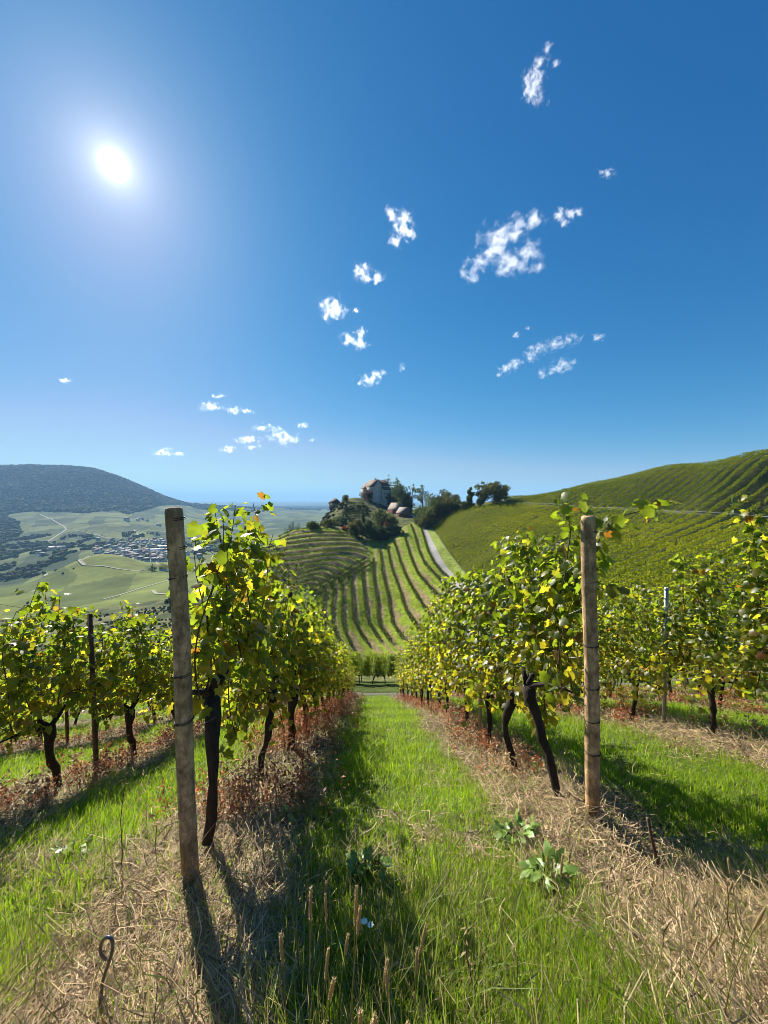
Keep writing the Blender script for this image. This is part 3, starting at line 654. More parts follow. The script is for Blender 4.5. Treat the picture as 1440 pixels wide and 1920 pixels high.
wood_post('thick weathered wooden post at the left with wire ties and a dark cap', lb, lt, 0.041, (0.44, 0.565, 0.82, 0.895, 0.97), 3)
wood_post('grey weathered wooden post at the right with sunlit left edge', rb, rt, 0.0465, (0.22, 0.33, 0.44, 0.58, 0.79, 0.95), 5)
def stake_mesh(h, mat):
    b = MB(); w, d, t = 0.042, 0.028, 0.004
    for args in ((0, -d / 2, h / 2 - .15, w, t, h + .3), (-w / 2, 0, h / 2 - .15, t, d - t, h + .3), (w / 2, 0, h / 2 - .15, t, d - t, h + .3)): b.add(*box(*args))
    for z in np.arange(0.5, h, 0.12):
        for sx in (-1, 1): b.add(*box(sx * (w / 2 + 0.004), 0.008, z, 0.006, 0.01, 0.02))
    return b.mesh('profile', mat)
ST_Z, ST_R = stake_mesh(1.85, M_zinc), stake_mesh(1.85, M_rusty)
def stake(x, y, me, label):
    o = link('trellis_stake', me); o.location = (x, y, float(ground(x, y))); o.rotation_euler = (vr.normal(0, .012), vr.normal(0, .012), vr.normal(0, .2))
    tag(o, label, 'stake', 'metal stakes holding the trellis wires')
stake_rows = {2: (6.6, 11.5, 16.2), 3: (4.25, 8.6, 13.2, 17.6), 4: (4.35, 8.7, 13.2, 17.6), 5: (5.35, 9.6, 14.0, 18.2), 6: (5.08, 9.4, 13.6, 18), 7: (8.2, 12.6, 17), 8: (10.5, 15), 9: (12, 17)}
for k, ys in stake_rows.items():
    for i, y in enumerate(ys):
        stake(float(rowx(k, y)) + 0.02, y, ST_R if k in (2, 3, 4) else ST_Z, f"{'rusty brown' if k in (2, 3, 4) else 'grey galvanised'} stake, {ORD[i]} from the front, {ROW_TXT[k]}")
for k, y0 in ((3, 2.2), (4, 1.93), (5, 2.62), (6, 3.0)):
    for hz in (0.80, 1.12, 1.45, 1.78):
        ys = np.linspace(y0, 18.8, 30); xs = rowx(k, ys) + 0.0
        if k == 4: xs[0] = lb[0] + (lt[0] - lb[0]) * hz / 1.93 + 0.05
        if k == 5: xs[0] = rb[0] + (rt[0] - rb[0]) * hz / 2.05 - 0.05
        zs = ground(xs, ys) + hz - 0.01 * np.abs(np.sin(ys * 0.72))
        b = MB(); b.add(*tube(np.stack([xs, ys, zs], 1), 0.0016, 5, True))
        tag(b.build('trellis_wire', M_wire), f"thin trellis wire {hz:.1f} metres up, {ROW_TXT[k]}", 'wire', 'trellis wires')

# ------------------------------------------------------------------ ground cover (nobody could count it)
def blades(pos, h, w, lean, az, col, curl=0.5, r=rng):
    m = len(pos); d = np.stack([np.cos(az), np.sin(az), np.zeros(m)], 1); sd = np.stack([-np.sin(az), np.cos(az), np.zeros(m)], 1)
    ta = r.uniform(0, np.pi, m); sd = unit(sd * np.cos(ta)[:, None] + d * np.sin(ta)[:, None] * 0.6)
    up = np.array((0, 0, 1.0))
    def P(t): return pos + (h * t)[:, None] * up * (1 - 0.35 * lean * t)[:, None] + (h * lean * (t + curl * t * t))[:, None] * d
    z = np.zeros(m); p0, p1, p2 = P(z), P(z + 0.55), P(z + 1.0)
    v = np.stack([p0 - sd * w[:, None] / 2, p0 + sd * w[:, None] / 2, p1 - sd * w[:, None] * 0.38, p1 + sd * w[:, None] * 0.38, p2], 1).reshape(-1, 3)
    b = np.arange(m)[:, None] * 5
    return v, [b + np.array([[0, 1, 3, 2]]), b + np.array([[2, 3, 4]])], np.repeat(col, 5, 0)
def scatter(nn, y0, y1, xlim=1.22, power=1.0, r=rng):
    u = r.uniform(0, 1, nn)
    y = (y0 ** (1 - power) + u * (y1 ** (1 - power) - y0 ** (1 - power))) ** (1 / (1 - power)) if abs(power - 1) > 1e-6 else y0 * (y1 / y0) ** u
    x = r.uniform(-xlim, xlim, nn) * (y + 0.25); return x, y
def zones(x, y):
    rd = rowdist(x, y); nz = fbm(x * 2, y * 2, 11) - 0.5
    straw = 1 - sstep(0.35, 0.75, rd + nz * 0.5)
    patch = 0.8 * sstep(0.60, 0.72, fbm(x * 1.9, y * 1.3, 77)) * (1 - sstep(3.0, 5.0, y)) * 0.85
    return np.maximum(straw, patch)
def on(x, y, dz=0): return np.stack([x, y, ground(x, y) + dz], 1)
r = np.random.default_rng(12)
x, y = scatter(400000, 0.85, 19.7, power=0.75, r=r)
st = zones(x, y); tall = fbm(x * 1.2, y * 0.7, 91)
keep = r.uniform(0, 1, len(x)) > st * 0.93
x, y, st, tall = x[keep], y[keep], st[keep], tall[keep]; m = len(x)
h = (0.03 + 0.095 * tall ** 1.6 + r.exponential(0.012, m)) * (0.8 + 0.35 * sstep(2.2, 4.5, y)) * (0.8 + 0.5 * sstep(0.3, 0.6, fbm(x * 5, y * 5, 23))); w = r.uniform(0.0025, 0.0055, m) * (1 + 0.09 * y)
base = np.array((0.37, 0.56, 0.016)) + r.uniform(-1, 1, (m, 1)) * np.array((0.12, 0.10, 0.008)); dry = r.uniform(0, 1, m) < 0.05 + 0.20 * (1 - sstep(1.6, 3.2, y))
base[dry] = np.array((0.50, 0.42, 0.16)) * r.uniform(0.6, 1.1, (dry.sum(), 1)); base *= (0.75 + 0.5 * fbm(x * 0.9, y * 0.9, 62))[:, None]
b = MB(); b.add(*blades(on(x, y, -0.01), h, w, np.abs(r.normal(0.3, 0.5, m)), r.uniform(0, 2 * np.pi, m), base, r=r))
tag(b.build('grass', M_grass), 'fresh green grass growing in the strips between vine rows', kind='stuff')
# straw lying under the rows
x, y = scatter(170000, 0.85, 19.5, power=1.1, r=r); st = zones(x, y); keep = r.uniform(0, 1, len(x)) < st * 0.95 + 0.03; x, y = x[keep], y[keep]; m = len(x)
h = r.uniform(0.03, 0.17, m); az = r.uniform(0, 2 * np.pi, m); d = np.stack([np.cos(az), np.sin(az), r.normal(0.12, 0.28, m)], 1); sd = np.stack([-np.sin(az), np.cos(az), r.normal(0, 0.6, m)], 1)
p = on(x, y, 0); p[:, 2] += np.abs(r.normal(0.006, 0.016, m)); w = r.uniform(0.0016, 0.004, m) * (1 + 0.10 * y); bow = r.normal(0, 0.12, m)
p1 = p + d * (h * 0.5)[:, None] + sd * (h * bow)[:, None]; p2 = p + d * h[:, None]
for q in (p1, p2): q[:, 2] = np.maximum(q[:, 2], ground(q[:, 0], q[:, 1]) + 0.003)
v = np.stack([p - sd * w[:, None] / 2, p + sd * w[:, None] / 2, p1 - sd * w[:, None] / 2, p1 + sd * w[:, None] / 2, p2 - sd * w[:, None] / 3, p2 + sd * w[:, None] / 3], 1).reshape(-1, 3)
bb = np.arange(m)[:, None] * 6; col = np.array((0.60, 0.43, 0.24)) * r.uniform(0.2, 1.2, (m, 1)); g2 = r.uniform(0, 1, m) < 0.06; col[g2] = (0.2, 0.28, 0.04)
b = MB(); b.add(v, [bb + np.array([[0, 1, 3, 2]]), bb + np.array([[2, 3, 5, 4]])], np.repeat(col, 6, 0))
tag(b.build('straw', M_straw), 'dry beige straw and dead grass lying under the vine rows', kind='stuff')
# dried reddish weeds under the vines
b = MB(); cnt = 0
pts = []
for k, (lo, hi, nn, sx) in {4: (2.5, 18.5, 900, 0.26), 5: (3.4, 18.5, 330, 0.2), 3: (2.6, 16, 420, 0.22), 6: (3.3, 17, 420, 0.3), 7: (5, 17, 260, 0.3), 2: (5, 16, 200, 0.25), 8: (7, 16, 160, 0.3)}.items():
    yy = lo * (hi / lo) ** r.uniform(0, 1, nn); pts.append(np.stack([rowx(k, yy) + r.normal(0.02, sx, nn), yy, np.where(k == 4, 1.3, 0.9) * np.ones(nn)], 1))
pts = np.concatenate(pts); keep = fbm(pts[:, 0] * 0.8, pts[:, 1] * 0.8, 19) > 0.36; pts = pts[keep]
for X0, Y0, hs in pts:
    z0 = float(ground(X0, Y0)); hh = r.uniform(0.14, 0.36) * hs; dx, dy = r.normal(0, 0.06, 2)
    s = np.linspace(0, 1, 5); stem = np.stack([X0 + dx * s + 0.01 * np.sin(s * 6), Y0 + dy * s, z0 - 0.02 + hh * s], 1)
    cc = np.array((0.46, 0.15, 0.06)) if r.uniform() < 0.55 else np.array((0.48, 0.32, 0.17))
    cc = cc * r.uniform(0.6, 1.3)
    b.add(*tube(stem, np.linspace(0.0022, 0.001, 5), 3, False), cc * 0.7)
    m = int(r.integers(18, 34)); t = r.uniform(0.25, 1.0, m); pp = np.stack([np.interp(t, s, stem[:, i]) for i in range(3)], 1) + r.normal(0, 0.035, (m, 3))
    X, Y, Z = frames(r.normal(0, 1, (m, 3)), r.normal(0, 1, (m, 3)) + [0, 0, 0.6]); sc = r.uniform(0.014, 0.04, m) * (1 + 0.05 * Y0)
    v, f = stamp(CLUMP[0] * [0.45, 1, 1], CLUMP[1], pp, X, Y, Z, sc); b.add(v, f, np.repeat(cc * r.uniform(0.6, 1.5, (m, 1)), 4, 0))
tag(b.build('dry_weeds', M_straw), 'withered reddish brown weeds standing among the vine trunks', kind='stuff')
# tall dry grass in the near foreground
x, y = scatter(3400, 0.9, 1.9, power=1.0, r=r); keep = (np.abs(x - 0.0) < 0.45) | ((x > 0.75) & (r.uniform(0, 1, len(x)) < 0.4)) | (r.uniform(0, 1, len(x)) < 0.12); x, y = x[keep], y[keep]; m = len(x)
col = np.where((r.uniform(0, 1, m) < 0.5)[:, None], np.array((0.42, 0.36, 0.12)), np.array((0.26, 0.34, 0.05))) * r.uniform(0.6, 1.2, (m, 1))
b = MB(); b.add(*blades(on(x, y), r.uniform(0.12, 0.32, m), r.uniform(0.002, 0.0045, m), np.abs(r.normal(0.3, 0.3, m)), r.uniform(0, 6.28, m), col, r=r))
tag(b.build('tall_grass', M_grass), 'tall yellowing grass blades in the near foreground', kind='stuff')

# ------------------------------------------------------------------ foxtail grasses, broad leaved weeds, ironwork
def foxtail_meshes(seed, hgt=0.34):
    r = np.random.default_rng(seed); s = np.linspace(0, 1, 8); bx, by = r.normal(0, 0.05, 2)
    st = np.stack([bx * s ** 2, by * s ** 2, -0.02 + (hgt + 0.02) * s], 1); a = MB(); a.add(*tube(st, np.linspace(0.0016, 0.001, 8), 4, False), (0.35, 0.32, 0.1))
    d = unit(st[-1] - st[-2]); L = r.uniform(0.055, 0.085); b = MB(); q = np.linspace(0, 1, 9)
    core_ = st[-1] + d * (q * L)[:, None]; b.add(*tube(core_, 0.0032 * np.sin(np.pi * (0.08 + 0.86 * q)) + 0.001, 7, True), (0.45, 0.33, 0.16))
    m = 170; t = r.uniform(0, 1, m); pp = st[-1] + d * (t * L)[:, None]; o = unit(np.cross(d, r.normal(0, 1, (m, 3)))); tip = unit(o + d * 1.2)
    X, Y, Z = frames(np.cross(tip, r.normal(0, 1, (m, 3))), tip); v, f = stamp(CLUMP[0] * [0.10, 1, 0.2], CLUMP[1], pp, X, Y, Z, r.uniform(0.006, 0.010, m))
    b.add(v, f, np.repeat(np.array((0.88, 0.68, 0.36)) * r.uniform(0.7, 1.2, (m, 1)), 4, 0))
    lf = MB(); k = 3; col = np.tile((0.3, 0.34, 0.08), (k, 1)); lf.add(*blades(np.zeros((k, 3)) + [0, 0, 0.01] + r.normal(0, .006, (k, 3)), r.uniform(.12, .22, k), np.full(k, .004), np.abs(r.normal(.5, .3, k)), r.uniform(0, 6.28, k), col, r=r))
    return a.mesh('stem', M_grass), b.mesh('seed_head', M_seed), lf.mesh('leaf', M_grass)
FOX = [foxtail_meshes(40 + k) for k in range(5)]
heads = [(563, 1672), (597, 1697), (617, 1725), (626, 1770), (578, 1808), (600, 1808), (648, 1822), (658, 1800), (697, 1830), (715, 1843), (685, 1863), (712, 1872), (622, 1885), (664, 1905), (693, 1897), (728, 1900), (744, 1896), (755, 1782), (776, 1826), (588, 1870), (640, 1900), (545, 1880), (252, 1876), (672, 1890), (705, 1912), (1302, 1690), (1392, 1640), (1362, 1720), (1345, 1640), (1040, 1668)]
for i, (px, py) in enumerate(heads):
    g = hit(px, py, 0.7, 5, 0.36)
    o = empty('foxtail_grass', (g[0], g[1], g[2]), float(vr.uniform(0, 6.28)), float(vr.uniform(0.85, 1.15)))
    side = 'in the shade at the bottom centre' if 500 < px < 800 else 'at the lower right edge' if px > 1000 else 'in the straw at the lower left'
    tag(o, f'tan foxtail seed head on a thin stem {side}', 'grass', 'foxtail grasses in the foreground')
    for nm, me in zip(('stem', 'seed_head', 'leaf'), FOX[i % 5]): link(nm, me, o)
def weed(px, py, label, n, size, spread, colr, seed):
    r = np.random.default_rng(seed); g = hit(px, py, 0.7, 8); o = empty('broadleaf_weed', g); tag(o, label, 'weed')
    th = r.uniform(0, 2 * np.pi, n); rr = spread * np.sqrt(r.uniform(0.05, 1, n)); tip = np.stack([np.cos(th), np.sin(th), r.uniform(0.1, 0.9, n)], 1)
    pos = np.stack([rr * np.cos(th) * 0.6, rr * np.sin(th) * 0.6, r.uniform(0.03, 0.09, n)], 1); pos[:, 2] += ground(g[0] + pos[:, 0], g[1] + pos[:, 1]) - g[2]
    N = np.stack([-np.cos(th) * 0.5, -np.sin(th) * 0.5, np.full(n, 1.0)], 1) + r.normal(0, 0.6, (n, 3)); X, Y, Z = frames(N, tip)
    tv, tf = leaf_template(half([(0, 0), (0.08, 0.05), (0.24, 0.22), (0.17, 0.38), (0.27, 0.58), (0.16, 0.76), (0, 1.0)]), 0.25, 0.5)
    v, f = stamp(tv, tf, pos, X, Y, Z, r.uniform(size * 0.6, size * 1.2, n)); b = MB(); b.add(v, f, np.repeat(np.array(colr) * r.uniform(0.8, 1.2, (n, 1)), len(tv), 0)); b.build('foliage', M_weed, o)
    s = MB()
    for k in range(n):
        s.add(*tube([(pos[k] * [0.1, 0.1, 0]) + [0, 0, -0.02], pos[k]], 0.0025, 4, False))
    s.build('stems', M_shoot, o)
    return o
weed(968, 1575, 'leafy broad leaved weed in the grass, the upper clump left of the right post', 60, 0.075, 0.17, (0.26, 0.40, 0.08), 1)
weed(1030, 1655, 'leafy broad leaved weed in the grass, the lower clump left of the right post', 46, 0.08, 0.15, (0.26, 0.40, 0.08), 2)
weed(690, 1640, 'dark broad leaved weed in the shaded grass at the centre', 30, 0.06, 0.13, (0.2, 0.34, 0.05), 3)
weed(140, 1605, 'pale small leaved weed on the straw at the left', 26, 0.055, 0.13, (0.3, 0.4, 0.1), 4)
weed(540, 1545, 'small broad leaved weed at the shaded edge of the straw', 14, 0.06, 0.08, (0.26, 0.36, 0.06), 6)
g = hit(683, 1790, 0.7, 5); o = empty('white_flower', g); tag(o, 'small white flower in the shaded grass at the bottom centre', 'flower')
b = MB(); b.add(*tube([(0, 0, 0), (0.004, 0, 0.06), (0, 0.004, 0.11)], 0.0012, 4, False), (0.2, 0.3, 0.05)); b.build('stem', M_grass, o)
b = MB()
for c0 in ((0, 0.004, 0.115), (0.022, 0.01, 0.095)):
    n5 = 7; th = np.arange(n5) / n5 * 6.283; tip = np.stack([np.cos(th), np.sin(th), np.full(n5, 0.5)], 1); X, Y, Z = frames(np.stack([-np.cos(th) * .5, -np.sin(th) * .5, np.ones(n5)], 1), tip)
    v, f = stamp(CLUMP[0], CLUMP[1], np.zeros((n5, 3)) + c0, X, Y, Z, np.full(n5, 0.014)); b.add(v, f)
b.build('petals', M_petal, o)
for i, (px, py, ptop, dx_, lab) in enumerate([(225, 1640, 1440, 8, 'thin dead weed stalk standing in front of the left grass strip'), (885, 1870, 1720, -14, 'thin dark weed stalk in the grass at the lower right of centre'), (1372, 1790, 1660, -10, 'thin dry weed stalk in the straw at the right edge')]):
    g = hit(px, py, 0.7, 6); Y0 = g[1]; q = [at(px + dx_ * t + 3 * math.sin(t * 9), py + (ptop - py) * t, Y0) - g for t in np.linspace(0, 1, 7)]
    b = MB(); b.add(*tube(q, np.linspace(0.003, 0.0012, 7), 5, True)); o = b.build('dry_stalk', M_shoot); o.location = g; tag(o, lab, 'stalk')
    m = 26; t = vr.uniform(0.3, 1, m); Q = np.array(q); pp = np.stack([np.interp(t, np.linspace(0, 1, 7), Q[:, k]) for k in range(3)], 1); X, Y, Z = frames(vr.normal(0, 1, (m, 3)), vr.normal(0, 1, (m, 3)) + [0, 0, 0.6])
    v, f = stamp(CLUMP[0] * [0.3, 1, 1], CLUMP[1], pp, X, Y, Z, vr.uniform(0.012, 0.03, m)); b = MB(); b.add(v, f, (0.25, 0.2, 0.07)); b.build('withered_leaves', M_straw, o)
# iron eye of a ground anchor
g = hit(187, 1905, 0.7, 5); Y0 = g[1]
def rel(px, py): return at(px, py, Y0) - g
b = MB(); p = [rel(187, 1925), rel(188, 1880), rel(190, 1840), rel(201, 1812), rel(207, 1790), rel(207, 1772), rel(199, 1765), rel(189, 1769), rel(181, 1782), rel(178, 1798), rel(183, 1812), rel(188, 1817)]
p = np.array(p); p[:, 1] += np.linspace(0, 0.03, len(p)); t = np.linspace(0, 1, len(p)); tt = np.linspace(0, 1, 60); p = np.stack([np.interp(tt, t, p[:, i]) for i in range(3)], 1)
for _ in range(6): p[1:-1] = 0.25 * p[:-2] + 0.5 * p[1:-1] + 0.25 * p[2:]
b.add(*tube(p, 0.0058, 9, True)); o = b.build('anchor_loop', M_iron, None, True); o.location = g
tag(o, 'bent iron eye of a ground anchor sticking out of the straw', 'anchor')
g = hit(1240, 1640, 0.7, 6); Y0 = g[1]; b = MB(); b.add(*tube([rel(1242, 1650), rel(1226, 1590), rel(1214, 1534)], 0.009, 8, True)); ob = b.build('thin_rod', M_rusty, None, True); ob.location = g; tag(ob, 'thin dark rod leaning in the straw right of the right post', 'rod')
g = hit(1166, 1462, 0.7, 6); Y0 = g[1]; b = MB(); v, f = tube([rel(1166, 1475), rel(1164, 1440), rel(1164, 1424)], [0.012, 0.012, 0.003], 4, True); b.add(v, f); ob = b.build('wooden_peg', M_post); ob.location = g; tag(ob, 'small pale wooden peg in the grass right of the right post', 'peg')

# ------------------------------------------------------------------ vine rows on the terraces and on the right hill
def hedge(mb, P3, hgt, thick, per_m, size, r, c0, c1_, zlo=0.25):
    L = np.concatenate(([0], np.cumsum(np.linalg.norm(np.diff(P3[:, :2], axis=0), axis=1)))); m = int(L[-1] * per_m)
    if m < 4: return
    t = r.uniform(0, L[-1], m); x = np.interp(t, L, P3[:, 0]); y = np.interp(t, L, P3[:, 1])
    r.integers(99)
    x = x + r.normal(0, thick, m); y = y + r.normal(0, thick, m); z = ground(x, y) + zlo + (hgt - zlo) * r.uniform(0, 1, m) ** 0.8
    pos = np.stack([x, y, z], 1); X, Y, Z = frames(r.normal(0, 1, (m, 3)) + [0, 0, 0.3], r.normal(0, 1, (m, 3)))
    v, f = stamp(CLUMP[0], CLUMP[1], pos, X, Y, Z, r.uniform(size * 0.6, size * 1.3, m))
    col = mixc(np.array(c0), np.array(c1_), r.uniform(0, 1, m)) * r.uniform(0.7, 1.2, (m, 1)); mb.add(v, f, np.repeat(col, 4, 0))
r = np.random.default_rng(77)
for i, q in enumerate(ROWS_R):
    P3 = np.array([hit(a, b_, 92, 262) for a, b_ in q[: int(len(q) * 0.86)]]); P3 = P3[: int(np.argmax(np.append(np.abs(np.diff(P3[:, 1])), 99) > 7)) + 1]
    mb = MB(); hedge(mb, P3, 1.5, 0.22, 22, 0.42, r, (0.09, 0.14, 0.012), (0.17, 0.22, 0.025))
    tag(mb.build('vine_row', M_rowfol), f'dark vine row down the sunny terraces, {ORD[i]} from the asphalt lane', 'vine row', 'vine rows on the terraced hill')
for i, q in enumerate(ROWS_L):
    P3 = np.array([hit(a, b_, 92, 262) for a, b_ in q]); P3 = P3[: int(np.argmax(np.append(np.abs(np.diff(P3[:, 1])), 99) > 7)) + 1]
    mb = MB(); hedge(mb, P3, 1.25, 0.16, 24, 0.40, r, (0.08, 0.12, 0.012), (0.20, 0.25, 0.025))
    tag(mb.build('vine_row', M_rowfol), f'dark curved vine row along the left terraces, {ORD[i]} from the top', 'vine row', 'vine rows on the terraced hill')
for i, pts in enumerate([[(640, 962), (662, 953), (690, 951)], [(634, 968), (662, 959), (688, 957)], [(628, 974), (656, 966), (682, 963)], [(618, 980), (646, 973), (672, 969)], [(650, 947), (668, 945), (684, 946)]]):
    P3 = np.array([hit(a, b_, 225, 335) for a, b_ in dens(pts, 8)]); P3 = P3[np.concatenate(([True], np.abs(np.diff(P3[:, 1])) < 6))]
    mb = MB(); hedge(mb, P3, 1.6, 0.3, 16, 0.6, r, (0.05, 0.075, 0.012), (0.13, 0.16, 0.03))
    tag(mb.build('vine_row', M_rowfol), ['short vine row high on the bank just below the castle', 'short vine row in the upper middle of the bank below the castle', 'short vine row in the lower middle of the castle bank', 'short vine row lowest on the bank left of the castle wood', 'short vine row topmost at the castle foot'][i], 'vine row', 'vine rows on the castle bank')
GUL = [np.array([hit(a, b_, 92, 262) for a, b_ in dens([(690 + o1, 1050 + o2), (640 + o1, 1080 + o2), (582 + o1, 1112 + o2)], 8)]) for o1, o2 in ((-3, -1), (4, 4), (10, 8))]
for i, P3 in enumerate(GUL):
    mb = MB(); hedge(mb, P3, 1.5, 0.2, 22, 0.42, r, (0.06, 0.095, 0.015), (0.12, 0.17, 0.02))
    tag(mb.build('vine_row', M_rowfol), f'dark vine row slanting down the hollow between both terrace slopes, {ORD[i]} from the left', 'vine row', 'vine rows on the terraced hill')
P1 = hit(1122, 1060, 40, 200); P2 = hit(1262, 1000, 40, 200); dv = (P2 - P1)[:2]; dv /= np.linalg.norm(dv)
def hill_vines(mb, poly, dv, spacing, seed, per, c0, c1_, size=0.5):
    r = np.random.default_rng(seed); nv = np.array([-dv[1], dv[0]]); o = P1[:2]
    for k in range(-110, 150):
        s = np.arange(-260, 300, 1.0 / per); s = s + r.normal(0, 0.15, len(s))
        wob = 0.5 * np.sin(s * 0.05 + k * 0.02)
        x = o[0] + dv[0] * s + nv[0] * (k * spacing + wob); y = o[1] + dv[1] * s + nv[1] * (k * spacing + wob)
        ok = (y > 36) & (y < 270) & (x / np.maximum(y, 1) > 0.05) & (x / np.maximum(y, 1) < 1.25); x, y = x[ok], y[ok]
        if not len(x): continue
        z = ground(x, y); px, py = project(x, y, z); ok = inpoly(px, py, poly) & (vnoise(x * 0.7, y * 0.7, seed) > 0.10); x, y, z = x[ok], y[ok], z[ok]; m = len(x)
        if not m: continue
        thin = r.uniform(0, 1, m) < np.clip(110.0 / y, 0.45, 1.0); x, y, z = x[thin], y[thin], z[thin]; m = len(x)
        if not m: continue
        hp = 1.55 + 0.5 * vnoise(x * 0.9, y * 0.9, 8)
        pos = np.stack([x + r.normal(0, 0.11, m), y + r.normal(0, 0.11, m), z + 0.25 + (hp - 0.25) * r.uniform(0, 1, m) ** 0.7], 1)
        X, Y, Z = frames(r.normal(0, 1, (m, 3)) + [0, 0, 0.4], r.normal(0, 1, (m, 3)))
        v, f = stamp(CLUMP[0], CLUMP[1], pos, X, Y, Z, r.uniform(size * 0.55, size * 1.2, m) * (1 + (y > 150) * 0.2))
        col = mixc(np.array(c0), np.array(c1_), sstep(0.3, 0.7, fbm(x * 0.05, y * 0.05, 4)) * 0.6 + 0.4 * r.uniform(0, 1, m)) * r.uniform(0.75, 1.2, (m, 1)); mb.add(v, f, np.repeat(col, 4, 0))
mb = MB(); hill_vines(mb, HILL_LO, dv, 3.8, 5, 32, (0.37, 0.45, 0.006), (0.60, 0.62, 0.010), 0.38)
hill_vines(mb, HILL_UP, unit(dv + np.array((0.12, -0.05))), 3.8, 6, 30, (0.24, 0.31, 0.006), (0.40, 0.44, 0.010), 0.40)
tag(mb.build('hillside_vines', M_rowfol), 'dense rows of green vines covering the hill on the right', kind='stuff')
ribbon('track', M_track, [(940, 941), (1100, 951), (1270, 960), (1440, 970), (1600, 978)], 1.2, 'narrow pale track crossing the vineyard hill on the right', 100, 260, 0.35)

# ------------------------------------------------------------------ trees
def tree(name, base, h, w, label, seed, group=None, cat='tree', col=((0.035, 0.055, 0.015), (0.10, 0.14, 0.03)), clumps=1600, size=0.95, bottom=0.10, lobes=12, sparse=0.0, cone=0.0, mat=None):
    r = np.random.default_rng(seed); o = empty(name, base); tag(o, label, cat, group)
    t = MB(); s = np.linspace(0, 1, 6); tr = max(0.12, h * 0.022)
    lean = r.normal(0, 0.03, 2) * h
    tp = np.stack([lean[0] * s, lean[1] * s, -0.4 + (h * 0.82 + 0.4) * s], 1); t.add(*tube(tp, tr * (1.1 - 0.9 * s), 7, True, 0.1, r))
    cs = []
    for k in range(lobes):
        zf = bottom + (1 - bottom) * (k + r.uniform(0.2, 0.9)) / lobes; prof = (1 - zf) * 1.15 + 0.08 if cone else math.sin(math.pi * min(0.98, 0.15 + 0.83 * (zf - bottom) / (1 - bottom))) ** 0.6
        az = r.uniform(0, 6.28); rad = w * 0.5 * prof * r.uniform(0.25, 0.72)
        c = np.array([rad * math.cos(az) + lean[0] * zf, rad * math.sin(az) + lean[1] * zf, zf * h * 0.93]); lr = w * 0.5 * prof * r.uniform(0.38, 0.62) * (0.8 if cone else 1)
        cs.append((c, lr)); q = np.linspace(0, 1, 4); z0 = max(0.1, zf * 0.62) * h * 0.8
        st_ = np.array([lean[0] * z0 / h, lean[1] * z0 / h, z0]); t.add(*tube(st_ + (c - st_) * q[:, None] + np.array([0, 0, 0.05 * h]) * np.sin(q * 3.14)[:, None] * 0.4, tr * 0.42 * (1 - 0.75 * q), 5, False))
    t.build('trunk', M_bark, o)
    cb = MB(); tot = sum(l ** 2 for _, l in cs)
    for c, lr in cs:
        m = max(12, int(clumps * lr * lr / tot)); d = unit(r.normal(0, 1, (m, 3))); rr = lr * r.uniform(0.35, 1.12, m) ** 0.6
        p = c + d * rr[:, None] * [1, 1, 0.85]
        k = vnoise(p[:, 0] * 2.2 / max(1, size * 3) + seed, p[:, 2] * 2.2 / max(1, size * 3) + p[:, 1], 3) > 0.14 + sparse; p, d = p[k], d[k]; m = len(p)
        if m == 0: continue
        X, Y, Z = frames(d + r.normal(0, 0.7, (m, 3)), r.normal(0, 1, (m, 3)))
        v, f = stamp(CLUMP[0], CLUMP[1], p, X, Y, Z, r.uniform(size * 0.5, size * 1.25, m)); kk = r.uniform(0, 1)
        cc = mixc(np.array(col[0]), np.array(col[1]), np.clip(kk * 0.5 + 0.5 * r.uniform(0, 1, m), 0, 1)) * r.uniform(0.75, 1.2, (m, 1)); cb.add(v, f, np.repeat(cc, 4, 0))
    cb.build('crown', mat or M_fol, o)
    return o
DK = ((0.07, 0.10, 0.03), (0.18, 0.22, 0.06)); OL = ((0.09, 0.11, 0.03), (0.2, 0.2, 0.06)); RD = ((0.15, 0.05, 0.03), (0.2, 0.12, 0.05)); BL = ((0.05, 0.085, 0.035), (0.12, 0.16, 0.06))
def ptree(name, px, pbase, ptop, pw, Y, label, seed, **kw):
    kw['clumps'] = int(kw.get('clumps', 1100) * 1.7); pw *= 1.22
    """tree whose foot stands where the photo shows it, at distance Y"""
    hp_ = hit(px, pbase, Y * 0.78, Y * 1.22)
    if abs(float(project(*hp_)[1]) - pbase) < 2.5: Y = float(hp_[1])
    a, t = ray(px, pbase); x = float(a) * Y; zg = float(ground(x, Y)); s = Y / F
    zt = float(ray(px, ptop)[1]) * Y; h = max(2.0, zt - zg)
    return tree(name, (x, Y, zg - 0.2), h, pw * s, label, seed, **kw)
